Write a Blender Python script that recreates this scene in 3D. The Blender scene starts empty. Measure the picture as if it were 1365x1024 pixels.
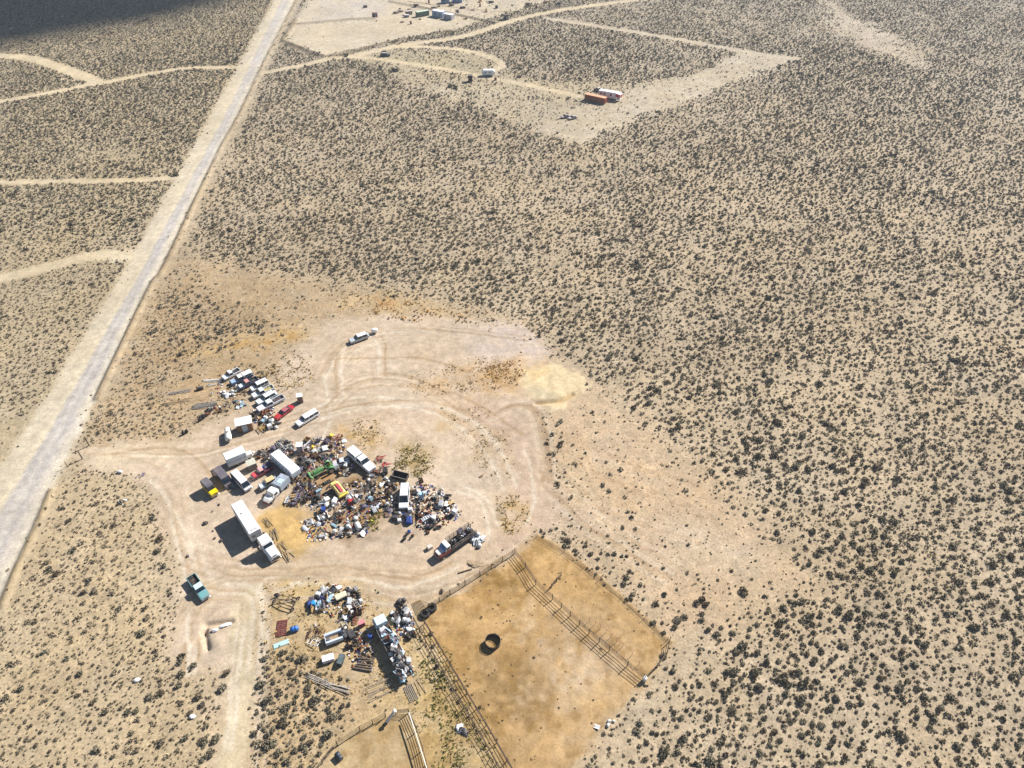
import bpy, math, random
import numpy as np
from mathutils import Vector, Matrix
random.seed(7); RNG = np.random.default_rng(11)
sc = bpy.context.scene
COL = bpy.context.collection
PI = math.pi

# ------------------------------------------------------------------ camera model, used to turn photo pixels into ground points
F = 960.0; PITCH = math.radians(42.2); CAMH = 128.0
SP, CP = math.sin(PITCH), math.cos(PITCH)
def G(px, py, h=0.0):
    u = (px-682.5)/F; v = (py-512)/F
    t = (CAMH-h)/(SP+v*CP)
    return (u*t, (CP-v*SP)*t)
def W(pts, h=0.0): return np.array([G(a, b, h) for a, b in pts])
def toward_px(x, y, z=0.0):
    Y = y*CP-(z-CAMH)*SP; Z = y*SP+(z-CAMH)*CP
    return 682.5+F*x/Y, 512-F*Z/Y

SUN_AZ, SUN_EL = math.radians(41), math.radians(38)

# ------------------------------------------------------------------ noise
def _hash(ix, iy, s):
    h = (ix.astype(np.int64)*374761393+iy.astype(np.int64)*668265263+s*982451653) & 0xFFFFFFFF
    h = ((h ^ (h >> 13))*1274126177) & 0xFFFFFFFF
    return ((h ^ (h >> 16)) & 0xFFFFFF)/float(0xFFFFFF)
def vnoise(x, y, s=0):
    x = np.asarray(x, float); y = np.asarray(y, float)
    ix = np.floor(x); iy = np.floor(y); fx = x-ix; fy = y-iy
    fx = fx*fx*(3-2*fx); fy = fy*fy*(3-2*fy)
    a = _hash(ix, iy, s); b = _hash(ix+1, iy, s); c = _hash(ix, iy+1, s); d = _hash(ix+1, iy+1, s)
    return (a*(1-fx)+b*fx)*(1-fy)+(c*(1-fx)+d*fx)*fy
def fbm(x, y, scale, s=0, oct=4):
    t = 0; a = 1; n = 0
    for o in range(oct):
        f = 2**o/scale
        t = t+a*vnoise(x*f+17.3*o, y*f-9.1*o, s+o); n += a; a *= .55
    return t/n-.5           # about -0.35..0.35

def sdf_poly(x, y, P):
    """signed distance, negative inside"""
    d = np.full(x.shape, 1e18); ins = np.zeros(x.shape, bool)
    n = len(P)
    for i in range(n):
        a = P[i]; b = P[(i+1) % n]; e = b-a
        wx = x-a[0]; wy = y-a[1]
        t = np.clip((wx*e[0]+wy*e[1])/max(e@e, 1e-9), 0, 1)
        d = np.minimum(d, (wx-t*e[0])**2+(wy-t*e[1])**2)
        c = (a[1] > y) != (b[1] > y)
        xi = a[0]+(y-a[1])*(e[0])/(e[1] if abs(e[1]) > 1e-9 else 1e-9)
        ins ^= c & (x < xi)
    d = np.sqrt(d)
    return np.where(ins, -d, d)
def d_line(x, y, P):
    d = np.full(x.shape, 1e18)
    for i in range(len(P)-1):
        a = P[i]; b = P[i+1]; e = b-a
        wx = x-a[0]; wy = y-a[1]
        t = np.clip((wx*e[0]+wy*e[1])/max(e@e, 1e-9), 0, 1)
        d = np.minimum(d, (wx-t*e[0])**2+(wy-t*e[1])**2)
    return np.sqrt(d)
def sig(d, soft): return 1/(1+np.exp(np.clip(d/max(soft, 1e-3)*2.2, -40, 40)))
def smooth_line(P, k=6):
    P = np.asarray(P, float)
    if len(P) < 3: return P
    out = []
    for i in range(len(P)-1):
        p0 = P[max(i-1, 0)]; p1 = P[i]; p2 = P[i+1]; p3 = P[min(i+2, len(P)-1)]
        for j in range(k):
            t = j/k
            out.append(.5*((2*p1)+(-p0+p2)*t+(2*p0-5*p1+4*p2-p3)*t*t+(-p0+3*p1-3*p2+p3)*t**3))
    out.append(P[-1])
    return np.array(out)

KALB = 0.66
def lin(c):
    c = np.asarray(c, float)
    return np.where(c <= .04045, c/12.92, ((c+.055)/1.055)**2.4)
def hexc(h, k=1.0):
    h = h.lstrip('#'); return lin([int(h[i:i+2], 16)/255 for i in (0, 2, 4)])*k
def earth(h): return hexc(h, KALB)      # the colour the soil has in full sun, taken down to its albedo

# ------------------------------------------------------------------ layout of the ground, from pixels
ROAD_L = [(385, -25), (374, 0), (300, 150), (192, 350), (88, 530), (22, 640), (-60, 772), (-160, 930)]
ROAD_R = [(402, -25), (391, 0), (317, 150), (213, 350), (124, 530), (72, 640), (42, 703), (0, 803), (-70, 960)]
SHO_L = [(378, -25), (366, 0), (283, 150), (172, 350), (62, 530), (-10, 640), (-105, 780)]
SHO_R = [(405, -25), (394.5, 0), (320, 150), (218, 350), (128, 530), (78, 640), (46, 703), (4, 803), (-66, 960)]
def strip(L, R): return W(L+R[::-1])
BERM = smooth_line(W([(396, 0), (357, 75), (321, 150), (292, 203), (222, 350), (201, 382), (129, 532)]))
BERM2 = smooth_line(W([(68, 655), (47, 705), (20, 764), (2, 808)]))
P_YARD = W([(100, 604), (150, 590), (245, 584), (300, 556), (352, 512), (392, 470), (440, 432), (520, 418), (610, 424), (690, 432), (728, 468),
            (700, 500), (712, 545), (728, 600), (738, 680), (700, 722), (640, 762), (565, 806), (520, 800), (470, 778), (395, 770), (352, 800),
            (340, 860), (334, 940), (330, 1040), (280, 1040), (292, 960), (300, 900), (268, 900), (225, 872), (240, 800), (232, 735), (214, 690), (196, 645), (165, 628), (110, 622)])
P_CORRAL = W([(556, 824), (684, 740), (716, 715), (752, 735), (800, 772), (893, 855), (858, 908), (800, 968), (740, 1050), (684, 1050), (640, 965)])
P_SOUTH = W([(436, 1012), (478, 975), (516, 953), (545, 947), (560, 985), (582, 1060), (420, 1060)])
TR = []   # (line, width)
for pts, w in [([(325, 90), (240, 92), (150, 108), (60, 125), (-20, 139)], 4.6), ([(-15, 74), (40, 78), (80, 90), (128, 108)], 7.5),
               ([(238, 237), (150, 241), (-20, 243)], 3.6), ([(186, 342), (130, 340), (60, 357), (-20, 377)], 5.6), ([(62, 612), (30, 620), (-40, 628)], 6.0),
               ([(338, 101), (400, 88), (465, 76), (560, 87), (660, 105), (770, 128)], 4.2), ([(470, 75), (530, 63), (600, 65), (648, 74), (668, 87), (652, 98)], 4.2),
               ([(470, 75), (540, 60), (620, 48), (690, 26), (760, 12), (880, -4)], 5.5), ([(332, 790), (326, 870), (318, 950), (306, 1050)], 5.0),
               ([(730, 25), (860, 45), (1000, 70), (1060, 78)], 5.0)]:
    TR.append((smooth_line(W(pts)), w))
P_FIELD = W([(468, 80), (560, 118), (650, 150), (770, 190), (850, 157), (960, 116), (1062, 80), (985, 68), (935, 98), (860, 108), (720, 108), (672, 92), (640, 72), (600, 66), (530, 66)])
P_LOT = W([(376, 50), (400, 18), (420, -15), (800, -15), (690, 18), (610, 38), (520, 55), (434, 76)])
P_SAND = W([(688, 505), (705, 490), (742, 482), (766, 490), (778, 512), (758, 538), (736, 547), (712, 534)])
P_HAY = W([(345, 690), (378, 672), (405, 690), (430, 700), (424, 725), (402, 744), (378, 745), (362, 715)])
P_SCRAP = W([(352, 778), (480, 778), (560, 808), (558, 900), (510, 922), (440, 892), (400, 868), (352, 868)])
# scrub thickness: (polygon, factor, soft)
DENS = [
    (W([(95, 610), (130, 560), (235, 345), (420, 372), (560, 402), (640, 425), (520, 425), (420, 445), (330, 505), (250, 590)]), .95, 4),
    (W([(240, 340), (430, 375), (570, 402), (690, 432), (560, 428), (400, 440), (300, 415), (230, 385)]), .16, 4),
    (W([(250, 470), (330, 445), (420, 430), (460, 400), (560, 400), (640, 430), (430, 450), (330, 500), (260, 590), (235, 580)]), .2, 3),
    (W([(690, 435), (775, 505), (885, 590), (965, 650), (1030, 720), (1070, 770), (1010, 810), (940, 790), (900, 850), (800, 770), (735, 690), (700, 500)]), .13, 5),
    (W([(940, 740), (1070, 775), (1000, 820), (960, 880), (900, 930), (850, 1050), (760, 1050), (900, 850)]), .42, 4),
    (W([(340, 770), (480, 775), (560, 810), (690, 1060), (420, 1060), (440, 900), (345, 860)]), .05, 2),
    (W([(335, 880), (440, 880), (500, 930), (440, 1000), (330, 1050)]), 3.0, 3),
    (W([(160, 625), (200, 650), (240, 740), (225, 860), (300, 900), (285, 1050), (-40, 1050), (5, 815), (60, 690), (90, 625)]), .85, 3),
    (W([(985, 68), (1062, 80), (850, 157), (772, 190), (715, 172), (800, 128), (930, 98)]), .3, 2), (P_FIELD, .5, 2), (P_LOT, .012, 3), (W([(560, 0), (800, -10), (690, 22), (640, 30)]), 10.0, 4),
    (W([(1084, -8), (1128, 16), (1192, 48), (1242, 86), (1226, 90), (1160, 64), (1108, 36)]), .3, 5),
    (W([(60, 165), (130, 190), (190, 205), (180, 222), (110, 215)]), .35, 5),
    (W([(-40, 550), (60, 560), (40, 640), (-40, 660)]), .15, 3),
]
def excl(x, y):
    """1 where nothing grows: road, tracks, yard, corral"""
    e = sig(sdf_poly(x, y, strip(SHO_L, SHO_R))-1.0, 1.5)
    for P in (P_YARD, P_CORRAL, P_SOUTH): e = np.maximum(e, sig(sdf_poly(x, y, P)-.3, 1.0))
    e = np.maximum(e, sig(sdf_poly(x, y, P_SCRAP), 1.0))
    for L_, w in TR: e = np.maximum(e, sig(d_line(x, y, L_)-w*.5-.4, .7))
    e = np.maximum(e, sig(d_line(x, y, BERM)-3.5, 2.5)); e = np.maximum(e, sig(d_line(x, y, W([(560, 822), (600, 793), (640, 768), (690, 735)]))-1.8, .8))
    e = np.maximum(e, sig(d_line(x, y, BERM2)-2.5, 2.0))
    e = np.maximum(e, sig(sdf_poly(x, y, P_SAND)-1.5, 1.0))
    return e
def density(x, y):
    d = np.ones(x.shape)
    wx = x+fbm(x, y, 14, 5)*14; wy = y+fbm(x, y, 14, 9)*14
    for P, f, s in DENS:
        m = sig(sdf_poly(wx, wy, P), s); d = d*(1-m)+d*f*m
    n = fbm(x, y, 9, 31, 3)
    n2 = fbm(x, y, 45, 37, 3)
    d = d*np.clip(1.05+.9*n+.5*n2, .45, 1.6)
    west = sig(sdf_poly(x, y, W([(-400, -20), (372, -20), (120, 545), (-60, 850), (-400, 850)])), 5)
    return d*(1-excl(x, y))*(1+.6*west)

# ------------------------------------------------------------------ ground height
PITA = W([(272, 843), (275, 833), (308, 829)]); PITB = W([(272, 843), (277, 866)]); PITC = np.array(G(289, 858))
def gh(x, y):
    x = np.asarray(x, float); y = np.asarray(y, float); sh = x.shape
    x = np.atleast_1d(x).ravel(); y = np.atleast_1d(y).ravel()
    h = fbm(x, y, 3.2, 3, 2)*.10+fbm(x, y, 40, 2, 3)*.35
    yard = sig(sdf_poly(x, y, P_YARD)+2, 4)
    h = h*(1-.75*yard)
    r = sig(sdf_poly(x, y, strip(ROAD_L, ROAD_R)), 1.0); h = h*(1-r)+.08*r
    h = h+.75*np.exp(-(d_line(x, y, BERM)/.75)**2)+.6*np.exp(-(d_line(x, y, BERM2)/.7)**2)
    h = h+.22*np.exp(-(d_line(x, y, W([(716, 715), (752, 735), (800, 772), (893, 855)]))/.45)**2)
    h = h-.7*np.exp(-(d_line(x, y, PITA)/.5)**2)-.65*np.exp(-(d_line(x, y, PITB)/.5)**2)
    h = h+.45*np.exp(-((x-PITC[0])**2+(y-PITC[1])**2)/2.2)
    h = h+(.45+.6*fbm(x, y, 5, 23, 2))*sig(sdf_poly(x, y, P_SAND)+3, 2.0)
    h = h-.5*np.exp(-(d_line(x, y, W([(715, 538), (745, 535), (762, 526)]))/.7)**2)
    for L_ in ([(385, 34), (470, 26), (500, 25)], [(378, 55), (434, 76), (520, 57), (600, 42)], [(395, 27), (378, 53)], [(520, 2), (570, 12), (660, 30)]):
        h = h+1.0*np.exp(-(d_line(x, y, W(L_))/1.2)**2)
    return h.reshape(sh)
def z0(x, y): return float(gh(np.array([x]), np.array([y]))[0])

# ------------------------------------------------------------------ ground colour layers: (kind, geometry, colour, soft, opacity, warp)
LAY = []
def poly(pts, c, soft=2, op=1, warp=3, cls=None): LAY.append(('p', pts if isinstance(pts, np.ndarray) else W(pts), earth(c), soft, op, warp, cls))
def line(pts, w, c, soft=.5, op=1, warp=.8, cls=None): LAY.append(('l', smooth_line(pts if isinstance(pts, np.ndarray) else W(pts)), earth(c), soft, op, warp, cls, w))
poly([(400, -30), (380, 10), (120, 545), (-90, 900), (-700, 800), (-900, -30)], '#c8b491', 6)
poly([(-200, 1100), (40, 700), (100, 615), (200, 640), (240, 760), (225, 870), (330, 900), (320, 1100)], '#d4bd98', 4)
poly([(235, 340), (420, 372), (560, 400), (700, 438), (690, 480), (420, 450), (300, 520), (250, 590), (100, 605), (130, 540)], '#c8ac85', 5, .85)
poly([(225, 385), (330, 380), (440, 420), (330, 450), (200, 500)], '#b89c76', 6, .5)
poly([(700, 440), (780, 510), (885, 590), (965, 650), (1035, 720), (1075, 775), (1000, 820), (900, 850), (735, 690)], '#d9bc98', 6)
poly([(900, 690), (1020, 730), (1000, 760), (900, 740)], '#e0cdb2', 4, .6)
poly([(345, 770), (560, 800), (690, 1060), (330, 1060)], '#d3b78a', 4)
poly([(560, 850), (600, 860), (690, 1050), (600, 1060), (545, 930)], '#dcbd82', 3, .7)
poly([(335, 880), (440, 880), (500, 930), (440, 1000), (330, 1060)], '#cbb08a', 3, .8)
poly(P_FIELD, '#cdbb9a', 2, .8, 1.5)
poly([(985, 68), (1062, 80), (850, 157), (772, 190), (715, 172), (800, 128), (930, 98)], '#d8c8ae', 2, .8, 2)
poly([(530, 66), (600, 68), (655, 82), (640, 98), (560, 86), (490, 76)], '#c3b492', 2, .7)
poly([(560, 118), (650, 150), (770, 190), (790, 160), (700, 120)], '#cdbda2', 4, .6)
poly(P_LOT, '#dfceb2', 1.0, 1, .8)
for L_ in ([(385, 34), (470, 26), (500, 25)], [(378, 55), (434, 76), (520, 57), (600, 42)], [(395, 27), (378, 53)], [(520, 0), (570, 12), (660, 32)], [(545, 2), (640, 14), (700, 16)]): line(L_, 2.0, '#8f7c60', .8, .75, .8)
poly([(560, -15), (790, -15), (690, 12), (640, 25)], '#d3c3a8', 4, .7)
poly([(430, 2), (520, 0), (510, 22), (420, 30)], '#d6cabb', 5, .7)
poly([(1084, -8), (1128, 16), (1192, 48), (1242, 86), (1226, 90), (1160, 64), (1108, 36)], '#d9c8ae', 4, .7, 6)
line([(1235, 88), (1290, 118), (1330, 140), (1390, 175)], 5, '#d6c6ac', 2.5, .6, 5)
poly(P_YARD, '#dcc5aa', 1.6, 1, 3, 'dirt_yard')
poly([(590, 540), (640, 530), (700, 560), (728, 620), (735, 690), (700, 722), (650, 740), (690, 680), (690, 620), (650, 570)], '#d0b498', 2, .8)
poly([(400, 560), (520, 535), (620, 545), (640, 560), (520, 552), (410, 585)], '#d2b79b', 2, .7)
poly([(395, 470), (450, 432), (540, 428), (560, 470), (600, 530), (500, 560), (400, 590), (390, 530)], '#dcc6ab', 4, .9)
poly([(600, 436), (690, 434), (728, 466), (690, 474), (620, 470)], '#d8c4b4', 2, .9)
poly([(560, 545), (640, 530), (700, 550), (722, 600), (735, 690), (690, 728), (640, 730), (680, 690), (690, 620), (640, 570)], '#dabfa6', 3, .8)
poly([(420, 770), (480, 770), (560, 795), (640, 750), (600, 740), (520, 745), (430, 750)], '#dcc2a2', 3, .8)
poly([(110, 600), (240, 588), (260, 600), (180, 620), (112, 618)], '#e4d0b0', 2, .8)
poly([(535, 600), (560, 590), (575, 625), (560, 640), (530, 625)], '#b79b5f', 2, .85, 5)
poly([(470, 565), (500, 560), (515, 590), (480, 600)], '#d0ac72', 2, .8, 5)
poly([(590, 545), (620, 545), (610, 575), (595, 575)], '#cfae72', 2, .6, 4)
poly([(630, 570), (670, 575), (680, 615), (640, 620)], '#d2b27c', 3, .5, 5)
poly([(665, 670), (700, 665), (695, 700), (670, 705)], '#c8a868', 2, .8, 4)
poly([(545, 500), (640, 480), (690, 475), (690, 510), (640, 520), (560, 520)], '#d2ae7a', 3, .6, 6)
poly([(640, 490), (690, 480), (700, 500), (680, 515), (645, 510)], '#c89a5c', 3, .5, 5)
poly(P_SAND, '#f0d8ac', .5, 1, 2.5)
poly([(700, 512), (735, 520), (740, 545), (715, 536)], '#f8e6c0', 1.2, .6, 4)
poly([(695, 488), (740, 482), (735, 500), (700, 506)], '#e6c38a', 1.5, .6, 5)
line([(715, 538), (745, 535), (764, 526)], 1.0, '#cba56e', .6, .8)  # shadow line of the scarp, put into the sand colour
poly([(255, 470), (330, 447), (410, 434), (405, 448), (320, 466), (265, 480)], '#dfbc7c', 2.5, .6, 5)
poly([(330, 452), (400, 440), (390, 452), (330, 462)], '#b98c45', 2, .6, 5)
poly([(450, 398), (520, 392), (600, 412), (560, 420), (500, 414), (455, 412)], '#e0c08c', 3, .65, 5)
poly([(500, 400), (530, 402), (525, 412), (505, 410)], '#c9935a', 1.5, .6, 2)
poly([(240, 500), (300, 480), (390, 470), (350, 510), (300, 545), (240, 560)], '#c7a981', 3, .7)
poly(P_HAY, '#deb876', 1.4, .95, 3)
line([(352, 690), (365, 712), (382, 740)], 1.6, '#a98b52', .8, .7)
poly([(400, 606), (460, 590), (530, 650), (540, 690), (470, 716), (410, 690)], '#a08058', 3, .8, 4)
poly([(424, 640), (436, 630), (446, 636), (436, 648)], '#cf9f66', 1, .8, 2)
poly([(355, 770), (400, 765), (480, 780), (470, 800), (420, 790), (370, 800)], '#e0c184', 3, .7, 4)
poly(P_CORRAL, '#d2ac76', .9, 1, 1.2, 'corral_ground')
poly([(720, 830), (790, 850), (800, 900), (760, 950), (700, 900)], '#d9c2a4', 7, 1, 7)
poly([(700, 1000), (760, 930), (720, 900), (640, 960)], '#d6b384', 6, .5, 6)
for pts, o in [([(640, 770), (685, 742), (705, 770), (680, 790)], .75), ([(590, 880), (625, 880), (640, 930), (610, 930)], .6), ([(655, 890), (705, 905), (700, 940), (660, 930)], .75),
               ([(690, 745), (716, 760), (712, 790), (690, 770)], .6), ([(640, 790), (672, 780), (668, 815), (640, 830)], .5), ([(730, 770), (790, 800), (800, 830), (750, 800)], .35), ([(615, 945), (650, 950), (660, 990), (630, 985)], .4)]:
    poly(pts, '#8a6a34', 3.5, o*1.1, 9)
line([(716, 715), (752, 735), (800, 772), (893, 855)], .6, '#9c7a48', .4, .7, .3)
poly(P_SOUTH, '#dac094', 1.6, .9, 2, 'corral_ground')
poly([(555, 985), (575, 985), (590, 1050), (560, 1050)], '#b08848', 2, .6)
for L_, w in TR[:-1]: line(L_, w, '#e4d0ac', .8, .95, 1.2, 'path')
line(TR[-1][0], 5, '#d9c9ae', 1.5, .8, 2)
line([(1060, 78), (960, 115), (850, 157), (775, 188)], 6, '#d9c8ac', 2, .8, 2)
poly([(130, 108), (90, 98), (75, 108), (110, 118)], '#e2cfae', 2, .9)
poly([(150, 335), (186, 338), (180, 352), (150, 350)], '#e4d3b2', 2, .9)
LAY.append(('p', strip(SHO_L, SHO_R), earth('#e3d3b6'), .8, 1, 1.0, 'road_shoulder'))
LAY.append(('p', strip(ROAD_L, ROAD_R), earth('#dccfbf'), .6, 1, .5, 'road'))
for k, c, o, w in ((.22, '#c9c2bc', .7, 1.0), (.38, '#e6ddd2', .6, .6), (.56, '#c6c0bb', .7, 1.1), (.72, '#e2d8cb', .5, .6), (.88, '#efe2ca', .9, 1.3), (.0, '#f4e2bf', .9, 1.2), (.97, '#eee0c8', .7, .7)):
    cl = []
    for yy in range(-20, 900, 40):
        xl = np.interp(yy, [p[1] for p in ROAD_L], [p[0] for p in ROAD_L]); xr = np.interp(yy, [p[1] for p in ROAD_R], [p[0] for p in ROAD_R])
        cl.append((xl+(xr-xl)*k, yy))
    line(cl, w, c, .5, o, .5)
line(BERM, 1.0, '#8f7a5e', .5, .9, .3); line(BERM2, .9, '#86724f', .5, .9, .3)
# wheel ruts in the yard
RUTS = [[(449, 528), (446, 490), (452, 470)], [(457, 528), (454, 490), (460, 468)], [(504, 500), (505, 465), (498, 452)], [(512, 500), (513, 462), (506, 448)],
        [(400, 560), (440, 535), (520, 530), (600, 545), (660, 590), (690, 650)], [(410, 575), (450, 548), (520, 542), (590, 556), (645, 600), (672, 655)],
        [(440, 520), (540, 515), (620, 530), (700, 580)], [(610, 655), (640, 670), (650, 700), (650, 720)], [(618, 650), (650, 668), (662, 700)],
        [(150, 604), (220, 596), (260, 610), (290, 640)], [(200, 640), (245, 700), (260, 750)], [(228, 690), (240, 740), (250, 800), (250, 900)],
        [(380, 765), (450, 755), (540, 770), (600, 750)], [(390, 778), (450, 768), (540, 782), (610, 755)], [(340, 800), (352, 775), (390, 765)],
        [(243, 900), (247, 860)], [(250, 902), (254, 862)], [(258, 898), (262, 866)], [(265, 880), (268, 850)], [(330, 830), (318, 900), (308, 1000)], [(322, 830), (310, 900), (300, 1000)],
        [(440, 480), (560, 478), (640, 500)], [(420, 600), (440, 560), (430, 500)], [(700, 600), (712, 660), (700, 700)]]
for i, r in enumerate(RUTS): line(r, .55, '#f4e4cc' if i % 3 else '#bb9c76', .3, .9, .6)
LOOPS = [([(90, 606), (180, 600), (260, 600), (330, 582), (420, 558), (520, 540), (610, 550), (668, 600), (702, 650), (702, 700), (640, 745), (560, 778), (470, 768), (390, 768), (345, 795), (325, 880), (312, 1040)], 3.4, 17),
         ([(110, 606), (190, 620), (228, 660), (250, 740), (275, 790), (330, 800), (325, 900)], 3.0, 9), ([(420, 560), (440, 500), (470, 462), (520, 446), (600, 450), (700, 462)], 3.4, 12), ([(640, 560), (560, 510), (480, 505), (430, 540)], 2.6, 9),
         ([(240, 740), (300, 760), (400, 762), (480, 755), (560, 760)], 3.0, 10), ([(700, 600), (735, 640), (800, 700), (900, 760)], 3.5, 8), ([(640, 560), (690, 540), (720, 560), (730, 640)], 2.4, 7), ([(245, 870), (250, 830), (270, 800), (300, 790)], 2.6, 7)]
rr_ = random.Random(19)
for pts, hw, n_ in LOOPS:
    Pc = smooth_line(W(pts), 5)
    for q in range(n_):
        a = rr_.randint(0, max(0, len(Pc)-8)); b_ = min(len(Pc), a+rr_.randint(5, 22)); S = Pc[a:b_]
        if len(S) < 4: continue
        T = np.gradient(S, axis=0); T /= np.linalg.norm(T, axis=1)[:, None]+1e-9; Nn = np.stack([-T[:, 1], T[:, 0]], 1); off = rr_.uniform(-hw, hw); dr = np.linspace(0, rr_.uniform(-1.2, 1.2), len(S))
        for g_ in (0, 1.7):
            line(S+Nn*(off+dr+g_)[:, None], rr_.uniform(.28, .5), rr_.choice(['#f3e3cb', '#ecd8bb', '#bfa17c', '#c9ad8a', '#b39470']), .25, rr_.uniform(.25, .7), .5)
for i in range(14):     # graded streaks east of the yard
    a = (760+random.uniform(-30, 60), 580+i*9); line([a, (a[0]+110+random.uniform(0, 60), a[1]+55)], .5, random.choice(['#c8a884', '#e2cbad']), .5, .55, 1.0)
for i in range(10):
    a = (560+random.uniform(-60, 100), 540+random.uniform(0, 80)); line([a, (a[0]+40, a[1]+random.uniform(20, 50))], .5, random.choice(['#cfae8c', '#e8d2b4']), .5, .5, 1.0)

def ground_colour(x, y):
    n = len(x)
    c = np.empty((n, 3)); c[:] = earth('#ccb798')
    far = np.clip((y-230)/280, 0, 1)[:, None]
    c = c*(1-far)+earth('#c0b199')*far
    cls = np.zeros(n, int); names = ['ground']
    w1x = fbm(x, y, 7, 51, 4); w1y = fbm(x, y, 7, 61, 4)
    w2x = fbm(x, y, 1.8, 71, 2); w2y = fbm(x, y, 1.8, 81, 2)
    for L_ in LAY:
        P = L_[1]; m0 = 14+(L_[7] if L_[0] == 'l' else 0)+L_[3]*3
        s = np.where((x > P[:, 0].min()-m0) & (x < P[:, 0].max()+m0) & (y > P[:, 1].min()-m0) & (y < P[:, 1].max()+m0))[0]
        if not len(s): continue
        wx = x[s]+(w1x[s]+.5*w2x[s])*L_[5]*2; wy = y[s]+(w1y[s]+.5*w2y[s])*L_[5]*2
        d = sdf_poly(wx, wy, P) if L_[0] == 'p' else d_line(wx, wy, P)-L_[7]/2
        m = sig(d, L_[3])
        if L_[6]:
            if L_[6] not in names: names.append(L_[6])
            cls[s[m > .5]] = names.index(L_[6])
        if L_[6] is None and L_[3] >= 2: m = m*np.clip(.85+1.3*w2x[s]+.8*w1y[s], .2, 1.25)
        m = np.clip(m*L_[4], 0, 1)[:, None]
        c[s] = c[s]*(1-m)+L_[2]*m
    ci = names.index('corral_ground') if 'corral_ground' in names else -1
    s = np.where(cls == ci)[0]
    m = np.clip((fbm(x[s], y[s], 6, 141, 4)+.02)*3.2, 0, .5)*np.clip(1.15-(x[s]+26)/60, .25, 1); m = np.maximum(m, np.clip((fbm(x[s], y[s], 1.6, 151, 2)-.1)*3, 0, .5))
    c[s] = c[s]*(1-m[:, None])+earth('#9a7436')*m[:, None]
    v = 1+.26*fbm(x, y, 22, 91, 4)+.26*fbm(x, y, 2.6, 97, 3)+.22*fbm(x, y, .9, 99, 2)
    c = c*v[:, None]
    warm = fbm(x, y, 12, 103, 3)[:, None]
    c = c*(1+warm*np.array([.05, 0, -.12]))
    return np.clip(c, .01, .85), cls, names

# ------------------------------------------------------------------ materials
def newmat(name):
    m = bpy.data.materials.new(name); m.use_nodes = True
    nt = m.node_tree; b = nt.nodes['Principled BSDF']
    return m, nt, b
MATS = {}
def mat(name, rgb, rough=.6, metal=0.0, var=.18, scale=2.5, spec=.4, dust=.12):
    """paint, steel, timber ...: base colour broken up by wear and by dust"""
    if name in MATS: return MATS[name]
    m, nt, b = newmat(name)
    N = nt.nodes; Lk = nt.links
    tc = N.new('ShaderNodeTexCoord')
    n1 = N.new('ShaderNodeTexNoise'); n1.inputs['Scale'].default_value = scale; n1.inputs['Detail'].default_value = 5
    Lk.new(tc.outputs['Object'], n1.inputs['Vector'])
    r = N.new('ShaderNodeValToRGB'); r.color_ramp.elements[0].position = .3; r.color_ramp.elements[1].position = .7
    a = [max(0, c*(1-var)) for c in rgb]; z = [min(.9, c*(1+var*.6)) for c in rgb]
    r.color_ramp.elements[0].color = (*a, 1); r.color_ramp.elements[1].color = (*z, 1)
    Lk.new(n1.outputs['Fac'], r.inputs['Fac'])
    n2 = N.new('ShaderNodeTexNoise'); n2.inputs['Scale'].default_value = scale*.45; n2.inputs['Detail'].default_value = 6
    Lk.new(tc.outputs['Object'], n2.inputs['Vector'])
    mr = N.new('ShaderNodeMapRange'); mr.inputs['From Min'].default_value = .45; mr.inputs['From Max'].default_value = .75
    mr.inputs['To Max'].default_value = min(1, dust*3); Lk.new(n2.outputs['Fac'], mr.inputs['Value'])
    mx = N.new('ShaderNodeMix'); mx.data_type = 'RGBA'; mx.inputs[7].default_value = (.36, .27, .18, 1)
    Lk.new(mr.outputs[0], mx.inputs[0]); Lk.new(r.outputs['Color'], mx.inputs[6])
    Lk.new(mx.outputs[2], b.inputs['Base Color'])
    b.inputs['Roughness'].default_value = rough; b.inputs['Metallic'].default_value = metal
    b.inputs['Specular IOR Level'].default_value = spec
    MATS[name] = m
    return m
def M(h, **k): return mat('paint_'+h.strip('#'), hexc(h), **k)
RUBBER = mat('rubber', (.018, .018, .019), .85, dust=.08); GLASS = mat('car_glass', (.012, .022, .035), .12, spec=.6, dust=.05)
STEEL = mat('old_steel', (.30, .29, .28), .5, .6); RUST = mat('rust', (.16, .066, .032), .9, var=.4); RIM = mat('rim_grey', (.42, .42, .42), .4, .5)
DARK = mat('dark_underside', (.025, .024, .024), .85, dust=.05); WOOD = mat('grey_timber', (.22, .175, .13), .9, var=.35, scale=5); TAN = mat('tan_timber', (.36, .26, .15), .9, var=.3, scale=5)
PIPE = mat('brown_pipe', (.10, .066, .042), .8, var=.3); HEADL = mat('lamp_lens', (.65, .67, .68), .15, dust=.05); TAILL = mat('tail_lens', (.30, .012, .012), .25, dust=.05)
CHROME = mat('dull_chrome', (.5, .5, .5), .3, .85, dust=.06)

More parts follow.
